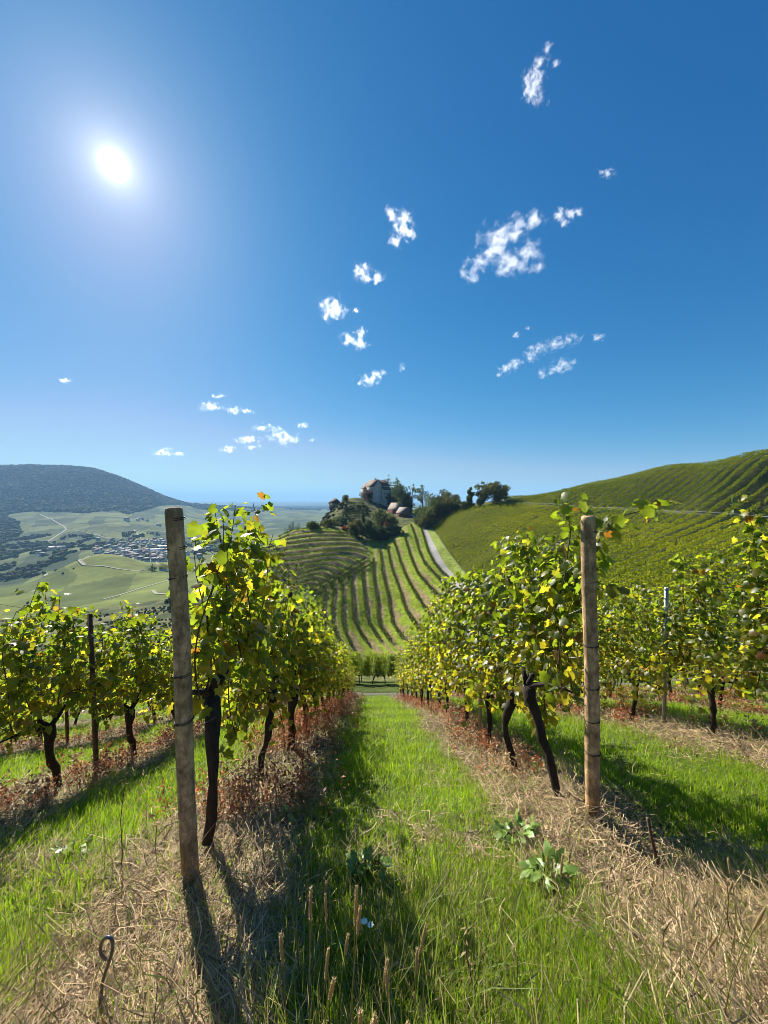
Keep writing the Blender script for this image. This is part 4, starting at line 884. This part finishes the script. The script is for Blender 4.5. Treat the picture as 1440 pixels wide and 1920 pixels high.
T = [('leafy_tree', 752, 960, 903, 28, 322, 'tall dark tree between the castle and the upper barn', dict(col=BL, clumps=1300)),
     ('leafy_tree', 740, 952, 908, 26, 342, 'dark tree hiding the right corner of the castle', dict(col=BL, clumps=1200)),
     ('leafy_tree', 760, 962, 920, 24, 308, 'dark tree behind the gable of the upper barn', dict(col=BL, clumps=1100)),
     ('leafy_tree', 726, 940, 887, 24, 356, 'thin airy tree rising behind the right end of the castle roof', dict(col=OL, sparse=0.16, clumps=700)),
     ('leafy_tree', 744, 945, 890, 26, 350, 'dense tall tree close to the right of the castle', dict(col=DK, clumps=1100)),
     ('leafy_tree', 754, 955, 915, 26, 330, 'dark tree below the tall tree right of the castle', dict(col=BL, clumps=1100)),
     ('leafy_tree', 764, 962, 928, 22, 312, 'dark low tree behind the red barns', dict(col=BL, clumps=900)),
     ('leafy_tree', 734, 955, 922, 22, 335, 'dark tree against the right castle wall', dict(col=BL, clumps=900)),
     ('slim_tree', 771, 962, 903, 20, 330, 'slim pale tree standing between the barns and the bushes', dict(col=OL, sparse=0.1, clumps=700)),
     ('slim_tree', 792, 958, 905, 20, 335, 'slim tree with open crown rising above the bushes by the lane', dict(col=DK, sparse=0.14, clumps=600, bottom=0.35)),
     ('bushy_tree', 786, 985, 945, 30, 262, 'rounded dark bush beside the top of the lane', dict(col=DK, bottom=0.05)),
     ('bushy_tree', 800, 990, 955, 28, 248, 'yellowish bush at the corner of the hill vineyard and the lane', dict(col=OL, bottom=0.03)),
     ('bushy_tree', 812, 975, 922, 40, 268, 'large dark bush behind the corner of the hill vineyard', dict(col=DK, bottom=0.05, clumps=1300)),
     ('bushy_tree', 828, 965, 914, 34, 285, 'large bush with reddish top in the middle of the hedge', dict(col=((0.05, 0.07, 0.02), (0.17, 0.13, 0.05)), bottom=0.05, clumps=1200)),
     ('bushy_tree', 846, 960, 918, 34, 275, 'large green bush at the right part of the hedge', dict(col=OL, bottom=0.05, clumps=1200)),
     ('bushy_tree', 858, 958, 936, 20, 265, 'low bush at the right end of the hedge', dict(col=DK, bottom=0.03)),
     ('bushy_tree', 872, 956, 940, 22, 258, 'small bush below the skyline trees', dict(col=OL, bottom=0.03)),
     ('bushy_tree', 806, 984, 946, 36, 256, 'dense bush filling the corner between lane and hill vineyard', dict(col=DK, bottom=0.02, clumps=1400)),
     ('bushy_tree', 822, 974, 928, 38, 268, 'dense dark bush in front of the reddish topped bush', dict(col=DK, bottom=0.02, clumps=1500)),
     ('bushy_tree', 838, 966, 928, 32, 270, 'dense bush between the reddish topped bush and the green one', dict(col=OL, bottom=0.02, clumps=1300)),
     ('slim_tree', 883, 952, 910, 13, 246, 'slim dark tree, leftmost of the skyline group beside the vineyard hill', dict(col=DK, sparse=0.06)),
     ('leafy_tree', 903, 948, 900, 28, 244, 'tall rounded tree in the middle of the skyline group', dict(col=DK, clumps=1200)),
     ('leafy_tree', 930, 944, 900, 40, 240, 'broad olive tree at the right of the skyline group', dict(col=OL, clumps=1500)),
     ('leafy_tree', 947, 938, 908, 14, 240, 'small open tree at the right end of the skyline group', dict(col=DK, sparse=0.15, clumps=500)),
     ('leafy_tree', 714, 1000, 950, 44, 262, 'big rounded green tree below the castle walls', dict(col=((0.07, 0.1, 0.035), (0.15, 0.18, 0.06)), clumps=1600, bottom=0.05)),
     ('conifer', 682, 1000, 948, 24, 255, 'dark pointed conifer below the left castle wall', dict(col=BL, cone=1, clumps=1200, bottom=0.04)),
     ('bushy_tree', 668, 1005, 972, 30, 248, 'yellow green bush at the left of the dark conifer', dict(col=OL, bottom=0.03)),
     ('leafy_tree', 694, 1012, 972, 30, 240, 'dark blue green tree in the shade below the castle', dict(col=BL, bottom=0.05, clumps=1300)),
     ('leafy_tree', 737, 1000, 965, 28, 252, 'olive tree below the red barns', dict(col=OL, bottom=0.05)),
     ('bushy_tree', 722, 1005, 978, 20, 244, 'reddish autumn bush in front of the big rounded tree', dict(col=RD, bottom=0.03, clumps=700)),
     ('leafy_tree', 738, 1004, 984, 32, 240, 'dark bush at the top edge of the sunny terraces', dict(col=BL, bottom=0.03, clumps=1100)),
     ('leafy_tree', 712, 1012, 984, 30, 234, 'dark tree at the lower edge of the castle wood', dict(col=BL, bottom=0.03, clumps=1100)),
     ('leafy_tree', 690, 930, 918, 26, 332, 'bare brownish shrub against the castle front', dict(col=((0.09, 0.06, 0.05), (0.16, 0.11, 0.09)), bottom=0.1, sparse=0.12, clumps=900)),
     ('leafy_tree', 648, 940, 928, 14, 330, 'small airy tree on the slope left of the castle', dict(col=OL, sparse=0.15, clumps=300, bottom=0.2)),
     ('bushy_tree', 640, 985, 970, 34, 262, 'dark thicket on the slope below the hut', dict(col=BL, bottom=0.02, clumps=900)),
     ('bushy_tree', 615, 988, 974, 30, 250, 'olive thicket at the left end of the castle slope', dict(col=OL, bottom=0.02, clumps=800)),
     ('bushy_tree', 648, 994, 986, 14, 240, 'small bright red bush above the left terraces', dict(col=((0.3, 0.04, 0.03), (0.4, 0.1, 0.05)), bottom=0.02, clumps=300)),
     ('bushy_tree', 586, 990, 978, 22, 230, 'low thicket at the outer edge of the left terraces', dict(col=DK, bottom=0.02, clumps=500)),
     ('conifer', 319, 1140, 1090, 22, 330, 'small dark conical tree partly hidden by the left wooden post', dict(col=BL, cone=1, clumps=1100, bottom=0.03)),
     ('leafy_tree', 286, 1070, 1056, 14, 690, 'dark pointed tree on the shoulder of the vineyard knoll', dict(col=BL, cone=1, clumps=300, size=1.2, bottom=0.03)),
     ('leafy_tree', 545, 1000, 973, 34, 640, 'dark round grove left of the terraced hill', dict(col=BL, clumps=900, size=1.8, bottom=0.03)),
     ('leafy_tree', 565, 1000, 978, 34, 660, 'dark round grove close behind the terraced hill', dict(col=BL, clumps=900, size=1.8, bottom=0.03))]
for i, (nm, px, pb, pt, pw, Y, lab, kw) in enumerate(T):
    kw = dict(kw); ptree(nm, px, pb, pt, pw, Y, lab, 500 + i, **kw)

# woods and scrub that read as one mass
ICO = None
def blob_template():
    t = (1 + 5 ** 0.5) / 2; v = np.array([(-1, t, 0), (1, t, 0), (-1, -t, 0), (1, -t, 0), (0, -1, t), (0, 1, t), (0, -1, -t), (0, 1, -t), (t, 0, -1), (t, 0, 1), (-t, 0, -1), (-t, 0, 1)], float)
    f = np.array([(0, 11, 5), (0, 5, 1), (0, 1, 7), (0, 7, 10), (0, 10, 11), (1, 5, 9), (5, 11, 4), (11, 10, 2), (10, 7, 6), (7, 1, 8), (3, 9, 4), (3, 4, 2), (3, 2, 6), (3, 6, 8), (3, 8, 9), (4, 9, 5), (2, 4, 11), (6, 2, 10), (8, 6, 7), (9, 8, 1)])
    return v / np.linalg.norm(v[0]), f
BV, BF = blob_template()
def blobs(mb, p, wd, ht, col, r):
    m = len(p); v = BV[None] * (1 + r.uniform(-0.28, 0.28, (m, 12, 1))); v = v * np.stack([wd, wd, ht], 1)[:, None, :] * 0.5; v = v + (p + np.stack([0 * wd, 0 * wd, ht * 0.42], 1))[:, None, :]
    f = (np.arange(m)[:, None, None] * 12 + BF[None]).reshape(-1, 3); mb.add(v.reshape(-1, 3), f, np.repeat(col, 12, 0))
r = np.random.default_rng(99)
def wood(name, label, nn, a0, a1, y0, y1, test, wd, ht, c0, c1_, seed):
    r = np.random.default_rng(seed); a = r.uniform(a0, a1, nn); y = (y0 ** 2 + r.uniform(0, 1, nn) * (y1 ** 2 - y0 ** 2)) ** 0.5; x = a * y; z = ground(x, y); px, py = project(x, y, z)
    k = test(x, y, px, py); x, y, z = x[k], y[k], z[k]; m = len(x); mb = MB(); w = r.uniform(*wd, m)
    blobs(mb, np.stack([x, y, z], 1), w, r.uniform(*ht, m) * w / np.mean(wd), mixc(np.array(c0), np.array(c1_), np.clip(0.65 * sstep(0.35, 0.65, fbm(x / (wd[1] * 7), y / (wd[1] * 7), seed)) + 0.35 * r.uniform(0, 1, m), 0, 1)) * r.uniform(0.7, 1.2, (m, 1)), r)
    tag(mb.build(name, M_fol), label, kind='stuff')
wood('forest', 'dense forest covering the mountain at the left', 42000, -1.35, -0.35, 1500, 4300, lambda x, y, px, py: inpoly(px, py, FOREST) | inpoly(px, py, FOREST2) | ((y > 3150) & (px < 330)), (14, 30), (7, 13), (0.022, 0.036, 0.014), (0.085, 0.10, 0.03), 1)
wood('wood', 'woods and hedges scattered over the valley floor', 9000, -1.3, -0.42, 850, 1500, lambda x, y, px, py: (fbm(x / 70, y / 70, 14) > 0.54) & ((px < 120) | (fbm(x / 30, y / 30, 15) > 0.52)) & (py > 985), (6, 13), (5, 10), (0.045, 0.065, 0.025), (0.12, 0.15, 0.05), 2)
wood('wood', 'long dark woods on the plain between valley and horizon', 16000, -0.5, 0.05, 3300, 9000, lambda x, y, px, py: (fbm(x / 900, y / 330, 24) > 0.54), (18, 40), (14, 22), (0.03, 0.05, 0.02), (0.07, 0.09, 0.035), 3)
wood('scrub', 'dark scrub on the slope below the vineyard knoll', 3200, -0.75, -0.30, 120, 330, lambda x, y, px, py: (fbm(x / 14, y / 14, 34) > 0.50) & (py > 1115) & (px < 480), (0.8, 2.2), (0.6, 1.6), (0.04, 0.055, 0.02), (0.12, 0.13, 0.05), 4)
wood('hedge', 'dark hedges between the fields of the knoll', 900, -0.95, -0.50, 380, 800, lambda x, y, px, py: np.abs(py - np.interp(px, [0, 35, 107, 158, 159], [1180, 1150, 1080, 1060, 0])) < 1.6, (2, 4), (2, 3.5), (0.04, 0.05, 0.025), (0.10, 0.09, 0.05), 5)
wood('hedge', 'dark thicket on the banks of the castle slope', 1500, -0.26, 0.02, 225, 325, lambda x, y, px, py: (fbm(x / 9, y / 9, 36) > 0.50) & (px < 690) & (py > 945) & (py < 992), (1.2, 3.0), (1, 2.4), (0.05, 0.07, 0.025), (0.13, 0.14, 0.05), 6)

# ------------------------------------------------------------------ castle, barns, hut, pole, village
def gable(mbw, mbr, cx, cy_, l, w, z0, zw, zr, over=0.5, along='x'):
    """gabled block: length l along local x, width w along local y; walls into mbw, roof slab into mbr"""
    hw, hl = w / 2, l / 2
    v = np.array([(-hl, -hw, z0), (hl, -hw, z0), (hl, hw, z0), (-hl, hw, z0), (-hl, -hw, zw), (hl, -hw, zw), (hl, hw, zw), (-hl, hw, zw), (-hl, 0, zr), (hl, 0, zr)], float)
    ro = 0.28; sl = (zr - zw) / hw; e = over
    rv = []
    for sx in (-1, 1):
        for (yy_, zz_) in ((-hw - e, zw - e * sl), (0, zr), (hw + e, zw - e * sl)): rv.append((sx * (hl + e * 0.6), yy_, zz_ + 0.05)); rv.append((sx * (hl + e * 0.6), yy_, zz_ + 0.05 + ro))
    rv = np.array(rv)
    def rot(q):
        q = q.copy()
        if along == 'y': q = np.stack([-q[:, 1], q[:, 0], q[:, 2]], 1)
        return q + [cx, cy_, 0]
    mbw.add(rot(v), [np.array([(0, 1, 5, 4), (1, 2, 6, 5), (2, 3, 7, 6), (3, 0, 4, 7)]), np.array([(5, 6, 9), (7, 4, 8)])])
    q = [(0, 6, 8, 2), (2, 8, 10, 4), (1, 3, 9, 7), (3, 5, 11, 9), (0, 1, 7, 6), (4, 10, 11, 5), (0, 2, 3, 1), (2, 4, 5, 3), (6, 7, 9, 8), (8, 9, 11, 10)]
    mbr.add(rot(rv), np.array(q))
def windows(parent, pts, w, h, axis, off):
    for (a, z) in pts:
        b = MB(); b.add(*(box(a, off, z, w, 0.16, h) if axis == 'x' else box(off, a, z, 0.16, w, h))); o = b.build('window', M_glass, parent)
        s = MB(); s.add(*(box(a, off, z - h / 2 - 0.1, w + 0.3, 0.3, 0.14) if axis == 'x' else box(off, a, z - h / 2 - 0.1, 0.3, w + 0.3, 0.14))); s.build('sill', M_stone, o)
g = at(703, 938, 335); zc = float(ground(g[0], 335)) - 1.0
castle = empty('castle', (g[0] - 1.0, 335, zc), R(-45)); tag(castle, 'old castle of joined gabled houses on the hilltop', 'castle')
top = float(ray(703, 899)[1]) * 335 - zc          # ridge height above the foot
def zc_(py): return float(ray(703, py)[1]) * 335 - zc
b, rf = MB(), MB(); gable(b, rf, 0.5, 0, 10.5, 9.5, -4, zc_(912), zc_(900)); b.build('wall', M_plaster, castle); ro = rf.build('roof', M_tile, castle)
ch = MB(); ch.add(*box(1.5, 0.6, zc_(900) + 0.3, 0.9, 0.9, 2.4)); ch.build('chimney', M_tile, ro)
b, rf = MB(), MB(); gable(b, rf, -7.6, -0.4, 7.0, 8.6, -4, zc_(915.5), zc_(905.5)); b.build('wall', M_plaster, castle); rf.build('roof', M_tile, castle)
b, rf = MB(), MB(); gable(b, rf, 1.2, 9.4, 8.0, 10.0, -4, zc_(910.5), zc_(900), along='y'); b.build('wall', M_plaster, castle); rf.build('roof', M_darktile, castle)  # right-hand roofs: their shade is put into the darker tile colour
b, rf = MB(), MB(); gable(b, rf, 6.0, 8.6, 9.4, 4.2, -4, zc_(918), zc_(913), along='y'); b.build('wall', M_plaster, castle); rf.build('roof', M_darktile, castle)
windows(castle, [(-3.2, zc_(920)), (0, zc_(912)), (3.0, zc_(920))], 1.1, 1.6, 'y', 5.3)
windows(castle, [(5.6, zc_(926)), (8.2, zc_(926)), (11.2, zc_(926)), (7.0, zc_(934)), (11.0, zc_(934))], 1.0, 1.5, 'y', 8.15)
windows(castle, [(-2.5, zc_(924)), (0.8, zc_(924)), (3.6, zc_(924)), (-1, zc_(933)), (2.6, zc_(933))], 1.0, 1.5, 'x', -4.8)
windows(castle, [(-9.2, zc_(927)), (-6.4, zc_(927))], 1.0, 1.5, 'x', -4.55)
b = MB(); q = np.array([hit(x, y_, 280, 332) for x, y_ in ((672, 946), (684, 947), (700, 947), (716, 947))]);
v, f = tube([(-9, -8, zc_(946)), (0, -9, zc_(947)), (9, -4, zc_(947))], 1.0, 4, True); v[:, 2] = np.where(v[:, 2] > zc_(946.5), zc_(941), zc_(956)); ow = MB(); ow.add(v, f)
o = ow.build('stone_wall', M_stone); o.location = castle.location; o.rotation_euler = castle.rotation_euler; tag(o, 'rough stone retaining wall at the foot of the castle', 'wall')
def barn(px, pyb, Y, l, w, hw, hr, label, matr, matw, nm='barn', rot=-45, door=True):
    g = at(px, pyb, Y); z = float(ground(g[0], Y)); z = max(z - 0.6, g[2] - 3) if abs(g[2] - z) < 6 else z - 0.6
    o = empty(nm, (g[0], Y, z), R(rot)); tag(o, label, nm)
    b, rf = MB(), MB(); gable(b, rf, 0, 0, l, w, -3, hw, hr); b.build('wall', matw, o); rf.build('roof', matr, o)
    if door: d = MB(); d.add(*box(l / 2 + 0.05, 0, 1.4, 0.12, 2.4, 2.8)); d.build('door', M_darktile, o)
    windows(o, [(-1.6, hw + 0.6), (1.6, hw + 0.6)], 0.8, 0.9, 'y', l / 2 + 0.04)
    return o
barn(745, 957, 300, 13, 7.5, 3.6, 8.2, 'upper red barn with sunlit pale roof beside the lane', M_paletile, M_redwood)
barn(757, 969, 286, 8, 7.5, 3.0, 6.8, 'lower red barn with pale roof edge at the top of the lane', M_paletile, M_redwood)
g = at(628, 958, 318); zh = float(ground(g[0], 318)); o = empty('hut', (g[0], 318, zh - 0.3), R(-30)); tag(o, 'small dark hut with hipped roof on the slope left of the castle', 'hut')
b = MB(); b.add(*box(0, 0, 1.2, 7.5, 6.5, 4.6)); b.build('wall', M_stone, o)
b = MB(); v = np.array([(-4.5, -4, 3.4), (4.5, -4, 3.4), (4.5, 4, 3.4), (-4.5, 4, 3.4), (-1.6, 0, 7.6), (1.6, 0, 7.6)]); b.add(v, [np.array([(0, 1, 5, 4), (2, 3, 4, 5)]), np.array([(1, 2, 5), (3, 0, 4)]), np.array([(3, 2, 1, 0)])]); b.build('roof', M_darktile, o)
windows(o, [(-1.5, 1.6), (1.5, 1.6)], 0.9, 1.1, 'x', -3.28)
g = hit(671, 1006, 150, 262); o = empty('utility_pole', g); tag(o, 'thin wooden utility pole in front of the dark castle wood', 'pole'); b = MB(); b.add(*tube([(0, 0, -0.5), (0, 0, 5), (0, 0, 9.5)], [0.16, 0.13, 0.1], 8, True)); b.build('shaft', M_post, o)
b = MB(); b.add(*box(0, 0.14, 9.0, 1.6, 0.12, 0.14)); b.build('crossarm', M_post, o)
# village in the valley
hv = np.random.default_rng(8)
def house_meshes(l, w, hw, hr, wall, roof):
    b, rf = MB(), MB(); gable(b, rf, 0, 0, l, w, -2, hw, hr, 0.6); wn_ = MB()
    for sx in np.linspace(-l * 0.33, l * 0.33, 4): wn_.add(*box(sx, -w / 2 - 0.03, hw * 0.55, 1.2, 0.1, 1.4)); wn_.add(*box(sx, w / 2 + 0.03, hw * 0.55, 1.2, 0.1, 1.4))
    return b.mesh('wall', wall), rf.mesh('roof', roof), wn_.mesh('windows', M_glass)
HK = [('small white house with dark roof', house_meshes(13, 10, 5.5, 10, M_white, M_slate)), ('small pale house with red tiled roof', house_meshes(14, 10, 5.5, 10, M_white, M_tile)),
      ('cream house with steep dark roof', house_meshes(11, 10, 6.5, 12, M_plaster, M_darktile)), ('long low pale hall with shallow roof', house_meshes(48, 20, 6, 8.5, M_white, M_white))]
spots = []
for _ in range(900):
    px, py = hv.uniform(175, 335), hv.uniform(1012, 1056)
    if hv.uniform() < 0.8 and px < 225 and py < 1024: continue
    if len(spots) < 95 and all((px - a) ** 2 + 4 * (py - b_) ** 2 > 30 for a, b_ in spots): spots.append((px, py))
spots += [(72, 1038), (80, 1042), (108, 1030), (112, 1031), (98, 1032), (262, 974), (268, 975), (276, 977), (258, 976), (300, 987), (296, 985), (350, 1040), (362, 1035), (375, 1045), (390, 1030)]
halls = [(248, 1036), (268, 1037), (283, 1039), (110, 1029), (300, 1034), (312, 1028)]
for i, (px, py) in enumerate(spots + halls):
    g = hit(px, py, 840, 2600); k = 3 if i >= len(spots) else int(hv.choice([0, 0, 0, 0, 2, 1]))
    o = empty('village_house' if k < 3 else 'hall', g, float(hv.uniform(-0.7, 0.7))); tag(o, HK[k][0] + ' among the trees of the valley village', 'house' if k < 3 else 'hall', 'houses of the valley village')
    for nm, me in zip(('wall', 'roof', 'windows'), HK[k][1]): link(nm, me, o)
g = hit(238, 976, 1500, 2800); o = empty('farmhouse', g, 0.3, 1.6); tag(o, 'white farmhouse with orange roof alone on the far slope', 'house')
for nm, me in zip(('wall', 'roof', 'windows'), HK[1][1]): link(nm, me, o)
g = hit(307, 1070, 500, 900); o = empty('shed', g, 0.3, 0.8); tag(o, 'small pale shed on the shoulder of the vineyard knoll', 'shed')
for nm, me in zip(('wall', 'roof', 'windows'), HK[0][1]): link(nm, me, o)

# ------------------------------------------------------------------ clouds: small volumes of broken cumulus
def cloud_mat(S, k, ell):
    m, n, out = newmat('cloud'); L = n.links.new
    def vm(op, a, b):
        q = n.nodes.new('ShaderNodeVectorMath'); q.operation = op
        for i, v in enumerate((a, b)):
            if isinstance(v, tuple): q.inputs[i].default_value = v
            elif v is not None: L(v, q.inputs[i])
        return q
    def mm(op, a, b):
        q = n.nodes.new('ShaderNodeMath'); q.operation = op
        for i, v in enumerate((a, b)):
            if isinstance(v, (int, float)): q.inputs[i].default_value = v
            else: L(v, q.inputs[i])
        return q.outputs[0]
    tcn = n.nodes.new('ShaderNodeTexCoord'); ob = tcn.outputs['Object']; d = None
    for c, rr in ell:                                        # distance into the nearest puff: 0 at its heart, 1 at its rim
        q = vm('LENGTH', vm('DIVIDE', vm('SUBTRACT', ob, tuple(c)).outputs[0], tuple(rr)).outputs[0], None).outputs['Value']
        d = q if d is None else mm('MINIMUM', d, q)
    t = n.nodes.new('ShaderNodeTexNoise'); t.inputs['Scale'].default_value = 1.5 / S; t.inputs['Detail'].default_value = 6; t.inputs['Roughness'].default_value = 0.6; t.inputs['Distortion'].default_value = 0.5
    L(vm('ADD', ob, (k * 5170.0, k * 910.0, 0.0)).outputs[0], t.inputs['Vector'])
    f = mm('SUBTRACT', mm('MULTIPLY', mm('SUBTRACT', t.outputs['Fac'], 0.5), 3.0), mm('SUBTRACT', mm('MULTIPLY', d, 1.0), 0.52))
    dn = mm('MULTIPLY', mm('POWER', mm('MINIMUM', mm('MAXIMUM', f, 0.0), 0.9), 1.7), 2.6 / S)
    v = n.nodes.new('ShaderNodeVolumePrincipled'); v.inputs['Color'].default_value = (1, 1, 1, 1); v.inputs['Anisotropy'].default_value = 0.55; L(dn, v.inputs['Density']); L(v.outputs[0], out.inputs['Volume']); return m
CLOUDS = []
def cloud(label, blobs_, ALT=2300.0, faint=1.0):
    """blobs_: (px, py, half width, half height) ellipses; all of one cloud stand on one level at its real distance"""
    cx = np.mean([q[0] for q in blobs_]); cyy = np.mean([q[1] for q in blobs_]); a, t = ray(cx, cyy); Y = min(ALT / max(float(t), 0.05), 16000.0); dist = Y * math.sqrt(1 + a * a + t * t)
    origin = np.array([a * Y, Y, t * Y]); mb = MB(); ELL = []; s = dist / F * (1 / math.sqrt(1 + ((cx - CX) / F) ** 2 + ((cyy - CY) / F) ** 2))
    for (px, py, w, h) in blobs_:
        aa, tt = ray(px, py); c = np.array([float(aa) * Y, Y, float(tt) * Y]) - origin
        rx, rz = 1.45 * w * Y / F, 1.45 * h * Y / F; ry = min(rx, rz) * 0.9; ELL.append((c, (rx, ry, rz)))
        nu, nv = 16, 10; u = np.linspace(0, 2 * np.pi, nu, endpoint=False); vv = np.linspace(0, np.pi, nv)
        U, Vv = np.meshgrid(u, vv); sph = np.stack([np.sin(Vv) * np.cos(U) * rx, np.sin(Vv) * np.sin(U) * ry, np.cos(Vv) * rz], -1).reshape(-1, 3) + c
        i = np.arange(nv - 1)[:, None] * nu; k = np.arange(nu)[None]; mb.add(sph, np.stack([i + k, i + nu + k, i + nu + (k + 1) % nu, i + (k + 1) % nu], -1).reshape(-1, 4))
    S_ = np.mean([min(q[2], q[3]) for q in blobs_]) * Y / F * 1.25; CLOUDS.append(1); o = mb.build('cloud', cloud_mat(S_, len(CLOUDS), ELL)); o.location = tuple(origin); tag(o, label, 'cloud', 'small white clouds in the blue sky')
    md = o.modifiers.new('merge', 'REMESH'); md.mode = 'VOXEL'; md.voxel_size = max(8.0, min(q[3] for q in blobs_) * Y / F * 0.22)
    return o
cloud('tall ragged wisp of cloud high at the upper right', [(1026, 95, 10, 14), (1012, 118, 14, 16), (1002, 145, 20, 20), (998, 172, 20, 18), (1008, 190, 16, 12), (1042, 122, 10, 8)])
cloud('largest cloud, a broad slanting bank at the right centre', [(1000, 412, 28, 18), (968, 426, 36, 24), (940, 444, 40, 26), (930, 472, 44, 26), (962, 488, 44, 26), (990, 470, 26, 28), (900, 490, 30, 18), (875, 512, 24, 16), (1012, 500, 16, 10), (948, 508, 30, 14)])
cloud('small ragged cloud right above the largest cloud', [(1050, 402, 14, 14), (1068, 402, 16, 14), (1086, 396, 10, 8), (1058, 414, 10, 10)])
cloud('hooked ragged cloud at the centre, topmost of the left chain', [(736, 402, 14, 14), (758, 412, 18, 18), (752, 434, 20, 16), (768, 438, 14, 14), (742, 454, 14, 12)])
cloud('paired puff of cloud, second from the top in the left chain', [(678, 508, 16, 18), (690, 522, 14, 10), (708, 520, 14, 14)])
cloud('compact round white cloud, third in the left chain', [(620, 572, 22, 18), (630, 584, 24, 18), (612, 592, 14, 14)])
cloud('tiny puff beside the compact round cloud', [(668, 582, 8, 6)])
cloud('ragged cloud just below the compact round cloud', [(672, 622, 14, 12), (655, 636, 20, 14), (674, 644, 18, 14)])
cloud('slanting cloud lowest in the left chain', [(710, 702, 20, 11), (692, 712, 24, 12), (680, 718, 14, 9)])
cloud('tiny puff right of the lowest slanting cloud', [(754, 690, 7, 9)])
cloud('long slanting cloud at the lower right', [(1074, 634, 20, 12), (1046, 644, 30, 14), (1012, 654, 28, 14), (996, 668, 16, 14)])
cloud('rounded cloud hanging under the long slanting cloud', [(1056, 684, 24, 15), (1040, 694, 18, 12)])
cloud('tiny puff left of the rounded lower cloud', [(1017, 702, 9, 12)])
cloud('ragged wisp at the left of the long slanting cloud', [(966, 682, 16, 12), (948, 692, 16, 11), (936, 702, 10, 8)])
cloud('tiny wisp right of the long slanting cloud', [(1122, 632, 13, 9)])
cloud('tiny wisp above the left wisp at the lower right', [(968, 628, 8, 7), (990, 616, 6, 5)])
cloud('flat small cloud low above the valley, left of a pair', [(394, 762, 22, 10), (414, 742, 16, 5), (436, 768, 14, 9), (462, 771, 16, 6)])
cloud('wide low cloud above the castle ridge, right one', [(528, 820, 28, 16), (520, 806, 12, 10), (546, 824, 18, 10)])
cloud('wide low cloud above the castle ridge, left one', [(464, 824, 26, 10), (490, 802, 20, 9), (474, 838, 20, 7)])
cloud('flat low cloud left of the wide pair', [(428, 842, 18, 8)])
cloud('thin flat cloud above the mountain shoulder', [(308, 848, 24, 8), (334, 851, 14, 6)])
cloud('thin streak of cloud right of the wide pair', [(568, 798, 16, 6), (586, 825, 8, 5)])
cloud('lone tiny cloud above the mountain', [(122, 714, 12, 6)])
cloud('faint tiny cloud at the far right of the sky', [(1138, 324, 18, 8)])

# ------------------------------------------------------------------ air
def haze_box():
    m, n, out = newmat('air'); v = n.nodes.new('ShaderNodeVolumePrincipled'); v.inputs['Color'].default_value = (0.36, 0.64, 1.0, 1); v.inputs['Density'].default_value = 0.00009; v.inputs['Anisotropy'].default_value = 0.0
    n.links.new(v.outputs[0], out.inputs['Volume'])
    zmin = float(ZZ.min()) - 12.0; zmax = float(ZZ.max()) + 40.0; xm = float(XX.max()) + 500
    b = MB(); b.add(*box(0, 20800, (zmin + zmax) / 2, 2 * xm, 43000, zmax - zmin)); o = b.build('haze', m); tag(o, 'blue haze of the distant air', kind='stuff')
haze_box()
